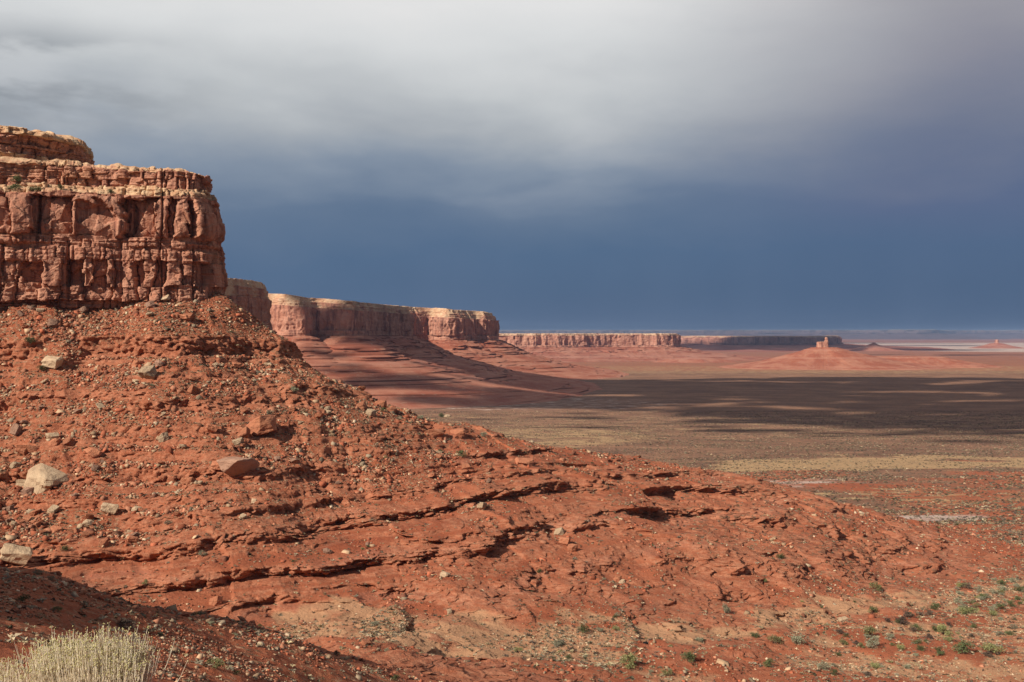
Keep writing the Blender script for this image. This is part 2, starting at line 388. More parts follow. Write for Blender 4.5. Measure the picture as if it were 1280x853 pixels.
# rounded mounds and gullies
fade = np.clip(Y0/25, 0, 1)
Z += hill*(fbm(X0/42, Y0/42, o=3, seed=3)*4.0+fbm(X0/13, Y0/13, o=3, seed=9)*1.5-np.abs(fbm(X0/26, Y0/26, o=3, seed=21))*3.0+.9)
_q = .86*X0+.5*Y0; _r = -.5*X0+.86*Y0
chute = sst(-.05, .42, vnoise(_q/9+.6*vnoise(_r/30, _q/30, seed=152), _r/85, seed=150)+.22*vnoise(_q/4.6, _r/50, seed=151))
Z -= hill*sst(.14, .34, slope)*chute*1.25
mid_w = sst(190, 260, Y0)*(1-sst(700, 1500, Y0))*(1-hill)
Z += mid_w*(fbm(X0/35, Y0/35, o=4, seed=5)*1.6)
Z += near*fade*(sst(90, 150, Y0)*(fbm(X0/22, Y0/22, o=3, seed=33)*3.0)+fbm(X0/6, Y0/6, o=4, seed=35)*.6*fade)
Z += sst(230, 180, Y0) if False else 0
Z += sst(700, 1500, Y0)*(1-sst(6000, 12000, Y0))*fbm(X0/180, Y0/90, o=4, seed=40)*2.2
Z += fbm(X0/2.2, Y0/2.2, o=3, seed=44)*.14*np.clip(Y0/60, 0.1, 1)*(1-sst(900, 2000, Y0))
# ledges of hard beds: pushed out along the fall line, undercut below
LED = [  # top z, thickness, strength, coverage threshold
    (-3.0, 7.0, 1.0, -.25), (-12, 1.3, .8, -.02), (-14.8, .9, .8, .0), (-17.4, 1.4, .8, -.02), (-22.0, 2.4, 1.0, -.2), (-25.2, 2.6, 1.0, -.15), (-29.6, .9, .8, .0), (-32, 1.5, .8, .0), (-35.2, 1.0, .8, .0), (-38.0, 1.6, .8, 0.0), (-42.0, 3.4, .95, -.1), (-46.6, .9, .8, .0), (-49.2, 1.5, .9, -.05), (-52.6, 2.9, 1., -.1), (-56.8, 1.0, .9, -.05),
    (-59.0, 5.2, 1.0, -.3), (-65.6, .9, .8, -.1), (-67.8, 1.4, .9, -.1), (-70.4, 4.6, 1.0, -.24), (-76.0, .8, .9, -.1), (-77.9, 1.3, .9, -.15), (-79.9, 2.7, 1.0, -.24), (-83.4, .8, .9, -.1), (-85.0, 1.9, .9, -.2), (-88.2, 1.0, .8, -.05), (-90.4, .8, .8, -.05)]
LED = [(a_, b_*1.55 if b_ < 2.2 else b_*1.08, c_, d_-(.07 if b_ < 2.2 else 0)) for a_, b_, c_, d_ in LED]
DX = np.zeros_like(Z); riser = np.zeros_like(Z)
# the beds are gently folded: their level is tied down where they are seen to run
_bm = (rows > 200) & (rows < 560); _BX = X0[_bm][::2, ::2].ravel(); _BY = Y0[_bm][::2, ::2].ravel(); _BZ = Zb[_bm][::2, ::2].ravel()
_bpx = 640+F*_BX/_BY; _bpy = HY-F*_BZ/_BY
_bk = []
for L_, pl in [(-4, [(20, 430), (200, 424), (340, 428)]),
               (-24, [(20, 500), (135, 497), (210, 494), (300, 490), (390, 486)]),
               (-42, [(30, 588), (200, 590), (330, 584), (430, 578), (530, 566), (600, 565)]),
               (-50, [(20, 632), (110, 626), (240, 622), (380, 612), (500, 600), (620, 585), (720, 582)]),
               (-60, [(80, 694), (200, 688), (260, 672), (330, 660), (400, 653), (450, 645), (545, 632), (600, 615), (690, 604), (770, 612), (850, 606)]),
               (-71.5, [(170, 735), (290, 718), (400, 712), (510, 695), (600, 676), (700, 652), (790, 636), (910, 636), (1050, 664)]),
               (-81.2, [(350, 758), (420, 754), (530, 752), (620, 762), (690, 758), (760, 745), (860, 733), (920, 700), (1010, 694), (1080, 708)])]:
    for (a_, b_) in pl:
        dd = (_bpx-a_)**2+(_bpy-b_)**2; dd = dd+np.where(_BY > 520, 1e4, 0); j_ = int(np.argmin(dd))
        if dd[j_] < 60: _bk.append((_BX[j_], _BY[j_], L_-_BZ[j_]))
_bk = np.array(_bk); _uk = tpsin(_bk[:, 0], _bk[:, 1])
_Ak = _k(((_uk[:, None]-_uk[None])**2).sum(-1))+np.eye(len(_uk))*4e-4; _Pk = np.concatenate([np.ones((len(_uk), 1)), _uk], 1)
_wk = np.linalg.solve(np.block([[_Ak, _Pk], [_Pk.T, np.zeros((3, 3))]]), np.concatenate([_bk[:, 2], np.zeros(3)]))
def fold(x, y):
    sh = x.shape; x = x.ravel(); y = y.ravel(); out = np.zeros(len(x), np.float32)
    for a in range(0, len(x), 60000):
        u = tpsin(x[a:a+60000], y[a:a+60000]).astype(np.float32)
        d2 = ((u[:, None, :]-_uk[None].astype(np.float32))**2).sum(-1)
        out[a:a+60000] = _k(d2)@_wk[:len(_uk)].astype(np.float32)+_wk[len(_uk)]+u@_wk[len(_uk)+1:].astype(np.float32)
    return np.clip(out, -14, 14).reshape(sh)
_fm = (rows > 150) & (rows < 660)
W_ = np.zeros_like(Z); W_[_fm] = fold(X0[_fm], Y0[_fm])
zz = Z+W_+fbm(X0/70, Y0/70, o=2, seed=60)*.9
sl = np.clip(slope, .16, .9)
blk = np.abs(vnoise(X0/2.6+vnoise(X0/7, Y0/7, seed=71)*1.5, Y0/2.6, zz/6, seed=70))          # pillars and joints
blk2 = vnoise(X0/5.5, Y0/5.5, zz/9, seed=75)
chip = np.zeros_like(Z); _hm = (hill > .05)
chip[_hm] = worley(X0[_hm]/2.4, Y0[_hm]/2.4, zz[_hm]/3.4, 3)*1.0
for k, (zt, T, sg_, cov) in enumerate(LED):
    pres = sst(cov-.20, cov+.04, fbm(X0/38, Y0/38, o=4, seed=80+k*3))*sg_
    u = (zt-zz)/T                                # 0 at the top of the riser, 1 at its foot
    prof = np.where(u < 0, np.exp(-np.maximum(-u, 0)*1.6), np.where(u < 1, 1-2*u, -np.exp(-np.maximum(u-1, 0)/1.2)))
    prof = np.where((u > -4) & (u < 7), prof, 0)
    a = T/(2*sl)*1.12
    inr = sst(-.12, .02, u)*(1-sst(.98, 1.15, u))
    DX += prof*np.minimum(a*.70, 1.8*T)*pres*hill
    DX += inr*pres*hill*(np.clip(.3-blk, 0, 1)*-2.0+blk2*.5+chip)*min(1.0, T/4+.22)
    # a bed split line
    riser = np.maximum(riser, inr*pres*hill)
DX += hill*(vnoise(X0/30, Y0/30, zz*1.1, seed=90)*.5+vnoise(X0/14, Y0/14, zz*3.1, seed=91)*.16)*sst(-.3, .3, vnoise(X0/25, Y0/25, seed=92))
DX[_hm] += .35*chip[_hm]*sst(-.1, .4, vnoise(X0[_hm]/18, Y0[_hm]/18, seed=93))
# wash bed
wl = np.array([at(*a)[:2] for a in [(400, 780, 262), (500, 793, 256), (600, 806, 254), (700, 803, 262), (800, 793, 276), (900, 786, 288), (1000, 774, 312), (1060, 762, 335), (1130, 757, 350), (1200, 742, 375), (1300, 722, 415)]])
def seg_dist(X, Y, L):
    d = np.full(X.shape, 1e9, np.float32)
    for (ax, ay), (bx, by) in zip(L[:-1], L[1:]):
        vx, vy = bx-ax, by-ay; t = np.clip(((X-ax)*vx+(Y-ay)*vy)/(vx*vx+vy*vy), 0, 1)
        d = np.minimum(d, np.hypot(X-ax-t*vx, Y-ay-t*vy))
    return d
mw = (Y0 > 150) & (Y0 < 600)
wd = np.full(X0.shape, 1e9, np.float32); wd[mw] = seg_dist(X0[mw], Y0[mw], wl)
wd2 = wd+fbm(X0/14, Y0/14, o=3, seed=95)*7
width = 5+9*sst(70, -10, X0)+0*X0
wash = sst(width+9, width-4, wd2)*(Y0 < 600)
wash = np.maximum(wash, .85*sst(-.12, .3, fbm(X0/26, Y0/20, o=4, seed=98)+.30*sst(20, 90, X0))*sst(205, 225, Y0)*(1-sst(380, 470, Y0))*(1-hill))
wash = np.maximum(wash*(.55+.45*sst(-.3, .2, fbm(X0/5, Y0/5, o=3, seed=97))), 0)
Z -= wash*.8
PX = X0+gxn*DX; PY = Y0+gyn*DX; PZ = Z
# masks of cover
pxx = 640+F*X0/np.maximum(Y0, 1); pyy = HY-F*Zb/np.maximum(Y0, 1)
def blob(cx, cy, rx, ry, soft=.6):   # an area of ground on the plain centred at metres
    d = np.hypot((X0-cx)/rx, (Y0-cy)/ry); return sst(1+soft, 1-soft*.5, d)
talus = np.zeros_like(Z)
for (ax, ay, ad, rx, ry) in [(100, 405, 425, 60, 14), (230, 390, 440, 30, 14), (320, 470, 425, 28, 30), (400, 540, 395, 40, 30), (120, 560, 355, 60, 45), (300, 590, 350, 36, 40), (480, 570, 395, 22, 30), (250, 520, 375, 40, 22), (150, 650, 310, 50, 16), (350, 640, 330, 20, 20), (470, 520, 430, 20, 40), (600, 700, 340, 4, 60), (60, 450, 402, 50, 12)]:
    c = at(ax, ay, ad); talus = np.maximum(talus, blob(c[0], c[1], rx, ry, .5))
talus = np.clip(talus*hill+near*.55*sst(40, 90, Y0), 0, 1)*(1-riser*.8)
hillm = hill
sage = sst(560, 900, Y0+fbm(X0/90, Y0/90, o=3, seed=101)*140-sst(0, 260, X0)*230+0*X0)*.8
sage = np.clip(sst(820, 1250, Y0+fbm(X0/110, Y0/90, o=4, seed=101)*330), 0, 1)
sage = np.maximum(sage, blob(150, 760, 130, 130)*.85)*(1-.5*sst(4900, 5600, Y0))
dots = sst(330, 430, Y0+X0*.25)*(1-hill*.4)
YW = Y0+fbm(X0/120, Y0/60, o=4, seed=140)*130
ochre = 1.05*sst(1020, 1120, YW+X0*.05)*(1-sst(1200, 1420, YW+X0*.1))*sst(180, 330, X0+fbm(X0/60, Y0/60, o=2, seed=104)*60)
ochre = np.maximum(ochre, .42*sst(1500, 1700, Y0)*(1-sst(2300, 3000, Y0)))
ochre = np.maximum(ochre, .62*blob(70, 1700, 190, 230))
ochre = np.maximum(ochre, .5*sst(4700, 5200, Y0)*(1-sst(6000, 7200, Y0)))
ochre = np.where(Y0 > 1000, ochre, 0)
ochre = np.maximum(ochre, .45*blob(330, 800, 130, 60))
pale = np.maximum(.8*blob(275, 660, 36, 30), .55*blob(230, 900, 90, 40)); pale = np.maximum(pale, .5*blob(-20, 2900, 500, 300))
pale = np.maximum(pale, .9*sst(11000, 13500, Y0)*(1-sst(24000, 30000, Y0))*sst(4200, 6500, X0)*(1-0*X0))  # sunlit strips of the far plain put in as pale ground colour
A_ = dict(riser=riser, talus=talus, wash=wash, hill=hillm, sage=sage, dots=dots, ochre=ochre, pale=pale)
R, Cn = PX.shape
ALL = np.stack([PX, PY, PZ], -1)
isp = int(np.searchsorted(rows, 650))
near_rows = slice(0, isp+1); far_rows = slice(isp, R)
def land(name, slr):
    V = ALL[slr].reshape(-1, 3); r = slr.stop-slr.start
    return mesh_np(name, V, grid_faces(r, Cn), M_SOIL, {k: v[slr].ravel() for k, v in A_.items()}, smooth=True)
tag(land('hillside', near_rows), 'red layered hillside of ledges and scree dropping to the dry wash', kind='structure')
tag(land('valley_floor', far_rows), 'flat brown and ochre desert valley floor reaching the horizon', kind='structure')

# picking: photo pixel -> point on the land that can be seen there
_m = (rows > 50) & (rows < 3000)
_G = ALL[_m].reshape(-1, 3); _gpx = 640+F*_G[:, 0]/_G[:, 1]; _gpy = HY-F*_G[:, 2]/_G[:, 1]
def hit(px, py, tol=1.6):
    i = np.nonzero((np.abs(_gpx-px) < tol) & (np.abs(_gpy-py) < tol))[0]
    if len(i) == 0:
        i = np.nonzero((np.abs(_gpx-px) < 6) & (np.abs(_gpy-py) < 6))[0]
        if len(i) == 0: return None
    return _G[i[np.argmin(_G[i, 1])]]
# visibility of every land vertex (running horizon per column) for the scattering
EL = ALL[..., 2]/ALL[..., 1]; EL[rows < 45] = -9
run = np.maximum.accumulate(EL, axis=0); VIS = EL >= run-.004

# ------------------------------------------------------------------ cliffs
M_CLIFF = cliff_material('red_sandstone', 1.0)
def smooth_path(P, step):
    P = np.array(P, float); d = np.concatenate([[0], np.cumsum(np.hypot(*np.diff(P, axis=0).T))])
    s = np.arange(0, d[-1], step)
    # Catmull-Rom through the points
    out = []
    idx = np.clip(np.searchsorted(d, s, side='right')-1, 0, len(P)-2)
    t = (s-d[idx])/(d[idx+1]-d[idx])
    p0 = P[np.maximum(idx-1, 0)]; p1 = P[idx]; p2 = P[idx+1]; p3 = P[np.minimum(idx+2, len(P)-1)]
    t = t[:, None]
    return s, .5*((2*p1)+(-p0+p2)*t+(2*p0-5*p1+4*p2-p3)*t**2+(-p0+3*p1-3*p2+p3)*t**3)
def blocks(s, bounds, offs, rnd, crev=1.0, seamw=.5, power=6):
    bounds = np.asarray(bounds, float); offs = np.asarray(offs, float)
    i = np.clip(np.searchsorted(bounds, s, side='right')-1, 0, len(bounds)-2)
    a = bounds[i]; b = bounds[i+1]; wd_ = b-a
    u = (s-a)/wd_*2-1
    e = np.minimum(s-a, b-s)                       # distance to the nearest joint
    jn = i+(u > 0); jr = (np.sin(jn*12.9898+len(bounds))*43758.5453) % 1.0; jr = np.where(jr < .35, .12, jr*1.25)
    asym = 1+.8*((np.sin(i*7.13+2.2)*917.3) % 1.0-.5)*np.sign(u)
    tl = ((np.sin(i*3.71+1.2)*531.7) % 1.0-.5)*.16*np.minimum(wd_, 9)      # each face turned a little
    return offs[i]+tl*u-rnd*asym*np.abs(u)**power*(.4+jr)-crev*jr*np.exp(-(e/seamw)**2), i
def rand_bounds(s0, s1, mean, var=.5, seed=0):
    r = np.random.default_rng(seed); b = [s0]
    while b[-1] < s1: b.append(b[-1]+mean*(1+var*(r.random()*2-1)))
    return np.array(b), r.normal(size=len(b))

def build_wall(name, path, step, tiers, setfun=None, cap_in=(3, 12, 40), detail=1.0, mat=None, label=None, zlow=None, closed=False, seed=0, tilt=None, top_rough=.6, chipk=.8, chips=1.0, top_drop=0.0, joints=None):
    """tiers bottom to top: dict(z0,z1,n,out0,out1 (scalar or array of s), f(s,v,z)->offset, cap, skirt)"""
    s, P = smooth_path(path, step)
    if closed:
        pass
    k = max(3, int(len(s)*.004)); 
    Tn = np.gradient(P, axis=0); ker = np.ones(2*k+1)/(2*k+1)
    Tn = np.stack([np.convolve(np.pad(Tn[:, j], k, mode='edge'), ker, 'valid') for j in (0, 1)], -1)
    Tn /= np.maximum(np.linalg.norm(Tn, axis=1, keepdims=True), 1e-9)
    Nn = np.stack([Tn[:, 1], -Tn[:, 0]], -1)        # outward when the path runs left to right seen from the camera
    n = len(s); rowsV = []; caps = []; skirts = []
    zt_last = None
    for T in tiers:
        nr = T['n']; v = np.linspace(0, 1, nr)[:, None]
        z0 = np.broadcast_to(T['z0'], (n,))[None]; z1 = np.broadcast_to(T['z1'], (n,))[None]
        z = z0+(z1-z0)*v
        o0 = np.broadcast_to(T.get('out0', 0), (n,))[None]; o1 = np.broadcast_to(T.get('out1', T.get('out0', 0)), (n,))[None]
        out = o0+(o1-o0)*(v**T.get('pw', 1))
        S = np.broadcast_to(s[None], (nr, n)); Vv = np.broadcast_to(v, (nr, n))
        BX = P[None, :, 0]; BY = P[None, :, 1]
        if T.get('f') is not None: out = out+T['f'](S, Vv, z)
        a = T.get('amp', .6)*detail; sz = T.get('size', 3.0)
        out = out+a*fbm((BX+0*z)/sz, (BY+0*z)/sz, z/(sz*T.get('zs', .7)), o=4, seed=seed+13)
        ck = T.get('chip', 1.0)*chipk
        if ck: out = out+ck*(.75*worley((BX+0*z)/(5*chips), (BY+0*z)/(5*chips), z/(5*chips), seed+17, .25)+.34*worley((BX+0*z)/(1.9*chips), (BY+0*z)/(1.9*chips), z/(1.6*chips), seed+19, .25))
        if joints is not None:
            S3 = S+.9*vnoise(S/20, z/18, seed=seed+71)
            for (pj, dj, wj, zlo, zhi) in joints: out = out-dj*np.exp(-((S3-pj)/wj)**2)*sst(zlo-2, zlo+2, z)*sst(zhi+2, zhi-2, z)
        gr = T.get('groove', 0)
        if gr: out = out+gr*vnoise(S/(sz*9), z/T.get('gs', 1.1), seed=seed+31)+gr*.5*vnoise(S/(sz*3), z/(T.get('gs', 1.1)*.4), seed=seed+32)
        X = BX+Nn[None, :, 0]*out; Y = BY+Nn[None, :, 1]*out
        zz_ = z+T.get('zr', 0)*fbm(S/4.0, 0*S+T['n'], o=4, seed=seed+41)
        rowsV.append(np.stack([X, Y, zz_], -1)); 
        caps.append(np.full((nr, n), T.get('cap', 0.), np.float32)); skirts.append(np.broadcast_to(np.asarray(T.get('skirt', 0.), np.float32), (nr, n)).astype(np.float32))
        zt_last = (z1[0], out[-1])
    # top surface going back
    zt, oo = zt_last
    tr = []
    for d in cap_in:
        o = oo-d; X = P[:, 0]+Nn[:, 0]*o; Y = P[:, 1]+Nn[:, 1]*o
        zc = zt+top_rough*(1+fbm(X/5, Y/5, o=3, seed=seed+51))*min(1, d/3)-top_drop*d
        tr.append(np.stack([X, Y, zc], -1))
    rowsV.append(np.array(tr)); caps.append(np.ones((len(cap_in), n), np.float32)); skirts.append(np.zeros((len(cap_in), n), np.float32))
    V = np.concatenate(rowsV, 0)
    Rr = V.shape[0]
    o = mesh_np(name, V.reshape(-1, 3), grid_faces(Rr, n), mat, dict(cap=np.concatenate(caps, 0).ravel(), skirt=np.concatenate(skirts, 0).ravel()), smooth=False)
    tag(o, label, kind='structure')
    return o, s, P

def zj(py, amp=1.0):
    return zof(py)+amp*(vnoise(s_/13, 0*s_+py*.37, seed=7)+.5*worley(s_/5, 0*s_+py, 0*s_, 8, 0))
# --- the near mesa with its stepped cliff
path = [(-420, 330), (-330, 372), (-270, 402), (-222, 428), (-196, 436), (-176, 444), (-166, 445), (-152, 449), (-142.5, 454), (-138.5, 464), (-139, 476), (-143, 488), (-147, 502), (-158, 524), (-175, 562), (-215, 640), (-285, 760)]
st = .28/Q
s_, P_ = smooth_path(path, st)
nose_i = int(np.argmax(640+F*P_[:, 0]/P_[:, 1]))
s_px = 640+F*P_[:nose_i, 0]/P_[:nose_i, 1]
def s_at(px): return float(np.interp(px, s_px, s_[:nose_i]))
s_end = float(s_[-1])
def zof(py, D=446): return (HY-py)/F*D
def bl(pxs, offs, rnd, crev, sw=.5, power=6, wob=.8, vround=.0, seed=0):
    b = [0.0]; o = []; r = np.random.default_rng(seed)
    b2, on = rand_bounds(0, s_at(pxs[0])-1, 10, .5, seed)
    b = list(b2[b2 < s_at(pxs[0])-3]); o = list(on[:len(b)]*1.6)
    b += [s_at(p) for p in pxs]; o += list(offs)
    e, oe = rand_bounds(b[-1], s_end+20, 9, .5, seed+1)
    b += list(e[1:]); o = o[:len(b)-len(e)]+list(oe[:len(e)-1]*1.3); o = o[:len(b)-1]
    while len(o) < len(b)-1: o.append(0)
    b = np.array(b); o = np.array(o)
    def f(S, V, z):
        S2 = S+wob*vnoise(S/5, z/4, seed=seed+2)+wob*.4*vnoise(S/1.7, z/1.5, seed=seed+3)+1.3*vnoise(S/16, z/16, seed=seed+4)+.7*worley(S/4, 0*S, z/5, seed+9)
        d, i = blocks(S2, b, o, rnd, crev, sw, power)
        h1 = (np.sin(i*5.3+seed)*771.3) % 1.0-.5; h2 = (np.sin(i*9.1+seed*1.7)*391.7) % 1.0
        cut = sst(h2*.9-.05, h2*.9, V+.12*vnoise(S/3, z/3, seed=seed+6))       # a face broken off part way up
        return d-vround*np.abs(2*V-1)**8+h1*2.6*(V-.5)-1.3*cut*(h1 > -.1)+1.15*worley(S/6.5, 0*S, z/9, seed+12, .3)
    return f
def small(mean, amp, rnd, crev, sw=.3, seed=0, vround=.3, wob=.4):
    b, on = rand_bounds(-5, s_end+20, mean, .6, seed)
    def f(S, V, z):
        S2 = S+wob*vnoise(S/2, z/2, seed=seed+2)
        d, i = blocks(S2, b, on*amp, rnd, crev, sw)
        return d-vround*np.abs(2*V-1)**6
    return f
def add(*fs):
    def f(S, V, z): return sum(g(S, V, z) for g in fs)
    return f
# deep arch hollow in the big bed, px 92..152
sa, sb = s_at(92), s_at(150)
def arch(S, V, z):
    u = (S-(sa+sb)/2)/((sb-sa)/2); top = .93-.16*(u+.5)-.22*np.abs(u)**3+.07*vnoise(S/3, z/3, seed=5)+.06*worley(S/2.5, 0*S, z/3, 4)
    return -3.6*sst(1.0, .8, np.abs(u))*sst(top+.01, top-.05, V)*sst(-.9, .7, V-.25*u)
def slant(px0, px1, lean, depth):       # leaning flake surface inside a bed
    a, b = s_at(px0), s_at(px1)
    def f(S, V, z):
        c = b-(b-a)*lean*(1-V); return -depth*((S > a) & (S < c))*1.0
    return f
ff = np.clip((s_-s_at(90))/(s_at(235)-s_at(90)), 0, 1)      # 0 at left, 1 towards the nose
setback = 15*(1-ff)**.8+1.8+2.4*sst(.9, 1.0, ff)                      # terrace width between the big bed and the upper beds
tiers = [
    dict(z0=zof(425), z1=zj(392), n=int(24*Q), out0=-1.0, amp=.5, groove=.4),
    dict(z0=zj(392), z1=zj(376.5), n=int(34*Q), out0=-2.6, amp=.5, groove=.9, gs=.8, f=small(3.0, .35, .5, .8, seed=51)),
    dict(z0=zj(376.5), z1=zj(358), n=int(36*Q), out0=.8, out1=.5, amp=.5, groove=.25, f=bl([20, 52, 76, 108, 140, 170, 186, 205, 222, 243, 262, 283], [.4, 1.0, .2, -.3, .8, -.9, .6, -.8, .2, -.9, .9], .5, 1.5, .45, seed=60)),
    dict(z0=zj(358), z1=zj(327), n=int(64*Q), out0=.3, out1=0, amp=.4, chip=.5, groove=.15, f=add(bl([20, 26, 52, 76, 84, 104, 116, 138, 145, 168, 178, 192, 206, 226, 243, 262, 283], [1.2, -4.4, 1.8, -.8, -4.2, 1.0, -2.0, 2.0, .2, -4.2, 1.1, -3.2, 1.3, -.6, -4.0, 1.5], .5, 1.8, .5, seed=61, wob=.6), slant(108, 130, 1, .8), slant(178, 196, 1, 1.4))),
    dict(z0=zj(327), z1=zj(312), n=int(34*Q), out0=.4, out1=.2, amp=.6, groove=.35, gs=.9, f=small(2.6, .5, .5, .9, seed=63)),
    dict(z0=zj(312), z1=zj(308.5), n=int(9*Q), out0=-1.6, amp=.3),
    dict(z0=zj(308.5), z1=zj(300), n=int(22*Q), out0=.1, amp=.5, groove=.4, gs=.7, f=small(4.5, .7, .6, 1.0, seed=65)),
    dict(z0=zj(300), z1=zj(297), n=int(8*Q), out0=-1.5, amp=.3),
    dict(z0=zj(297), z1=zj(247), n=int(120*Q), out0=.0, out1=-.8, amp=.55, size=6, chip=.5, groove=.0, f=add(bl([8, 37, 44, 87, 153, 160, 196, 212, 221, 237, 243, 266], [2.6, -4.0, -3.0, 1.6, -7.5, -5.0, .6, -2.2, 1.9, -5.5, 1.6], .9, 1.7, .4, power=10, seed=66, wob=.7, vround=1.0), arch, slant(160, 190, 1, 2.2), slant(44, 56, 1, 1.6), lambda S, V, z: .9*(1-(2*V-.9)**2))),
    dict(z0=zj(247), z1=zj(243), n=int(8*Q), out0=-1.3, amp=.3),
    dict(z0=zj(243), z1=zj(236), n=int(16*Q), out0=-1.0-.25*setback, out1=-1.5-.35*setback, amp=.7, groove=.3, cap=.7, f=small(5, .8, .8, .9, seed=67)),
    dict(z0=zj(236), z1=zj(231), n=int(14*Q), out0=-1.5-.65*setback, out1=-1.7-.7*setback, amp=.7, groove=.3, cap=.75, f=small(4, .8, .9, .8, seed=68)),
    dict(z0=zj(231), z1=zj(220), n=int(26*Q), out0=-2-setback, out1=-2.0-setback, amp=.6, groove=.25, gs=.8, f=small(4.2, .9, .7, 1.5, sw=.4, seed=69)),
    dict(z0=zj(220), z1=zj(211), n=int(24*Q), out0=-1.6-setback, amp=.6, groove=.5, gs=.6, f=small(5.5, 1.0, .8, 1.4, sw=.45, seed=70)),
    dict(z0=zj(211), z1=zj(203)-3.4*ff, n=int(18*Q), out0=-1.2-setback, out1=-1.6-setback, amp=.6, groove=.5, gs=.6, f=small(6.5, .9, .8, 1.1, seed=71)),
    dict(z0=zj(203)-3.4*ff, z1=zj(198)-4.6*ff, n=int(14*Q), out0=-.8-setback, out1=-3.0-setback, amp=1.1, groove=.5, gs=.7, cap=.75, zr=1.5, f=small(8, .9, .6, .5, seed=72)),
]
_jr = np.random.default_rng(41)
J = [(s_at(p)+_jr.normal(), _jr.uniform(1.0, 2.6), _jr.uniform(.3, .55), *( [(5, 84), (5, 62), (40, 84), (14, 40)][_jr.integers(4)])) for p in (-60, -30, 8, 42, 88, 153, 199, 241, 262)]
mesa, _, _ = build_wall('mesa', path, st, tiers, joints=J, mat=M_CLIFF, label='near red sandstone mesa with stacked cliff bands at the left', cap_in=(1.5, 4, 8, 14, 24, 50, 90), seed=3, top_rough=1.2)
# rounded tan block on top of the mesa at the far left
path2 = [(-460, 350), (-360, 395), (-300, 425), (-276, 443), (-246, 452), (-226, 459), (-217, 466), (-212, 477), (-214, 497), (-228, 530), (-260, 580), (-340, 660)]
_, P2 = smooth_path(path2, st)
D2 = 462
s2_, P2 = smooth_path(path2, st)
drop2 = sst(-236, -212, P2[:, 0])*(P2[:, 1] < 490)
z2 = lambda py: (HY-py)/F*D2+.7*vnoise(s2_/11, 0*s2_+py*.4, seed=27)-drop2*2.2*sst(175, 156, py)
bulge = lambda S, V, z: 2.6*vnoise(S/13, z/8, seed=29)+1.2*worley(S/9, 0*S, z/7, 31)
tiers2 = [
    dict(z0=z2(214), z1=z2(200), n=int(30*Q), out0=3.5, out1=.5, amp=.9, groove=.6, gs=.6, cap=.4, f=add(small(4.5, .9, .8, 1.2, seed=80), bulge)),
    dict(z0=z2(200), z1=z2(192), n=int(18*Q), out0=1.4, out1=.6, amp=.7, groove=.5, gs=.5, cap=.55, f=add(small(6, .8, .8, 1.0, seed=81), bulge)),
    dict(z0=z2(192), z1=z2(184.5), n=int(20*Q), out0=0, amp=.6, groove=.4, f=add(small(6, .6, .6, 1.2, seed=82), bulge)),
    dict(z0=z2(184.5), z1=z2(183), n=int(5*Q), out0=-1.5, amp=.3),
    dict(z0=z2(183), z1=z2(172.5), n=int(26*Q), out0=.3, out1=.1, amp=.6, groove=.15, f=add(small(8, .7, .6, 1.4, seed=83), bulge)),
    dict(z0=z2(172.5), z1=z2(171), n=int(5*Q), out0=-1.6, amp=.3),
    dict(z0=z2(171), z1=z2(161), n=int(24*Q), out0=.2, out1=-.6, amp=1.0, groove=.2, cap=.95, f=add(small(12, .9, .8, .9, seed=84), bulge)),
    dict(z0=z2(161), z1=z2(156), n=int(14*Q), out0=-.8, out1=-5.5, pw=1.8, amp=.9, groove=.3, cap=1, zr=1.5, f=add(small(9, .6, .5, .5, seed=85), bulge)),
]
cap, _, _ = build_wall('mesa_cap', path2, st, tiers2, mat=M_CLIFF, label='rounded tan sandstone block standing on top of the near mesa', cap_in=(2, 5, 10, 20, 45), seed=9, top_rough=.4)

# --- headland left of the view whose shade falls on the near slope
path3 = [(-330, -110), (-240, -92), (-170, -70), (-138, -40), (-128, 0), (-128, 40), (-124, 78), (-128, 108), (-150, 128), (-190, 142), (-260, 150)]
s3, P3 = smooth_path(path3, .8)
top3 = np.interp(P3[:, 1], [-60, -40, -3, 49, 74, 94, 112], [72, 68, 61, 46, 42, 36, 20])      # the rim steps down towards the gully
tiers3 = [
    dict(z0=-70, z1=-2, n=int(60*Q), out0=26, out1=2, pw=1, amp=1.5, groove=1.2, gs=4, skirt=1),
    dict(z0=-2, z1=top3-7, n=int(60*Q), out0=0, amp=1.0, groove=.4),
    dict(z0=top3-7, z1=top3, n=int(20*Q), out0=-1.5, out1=-3, amp=.9, groove=.4, cap=.6, zr=1.4),
]
build_wall('mesa_headland', path3, .8, tiers3, mat=M_CLIFF, label='red cliff headland left of the viewpoint', cap_in=(3, 10, 30, 80), seed=15, top_rough=1.2)

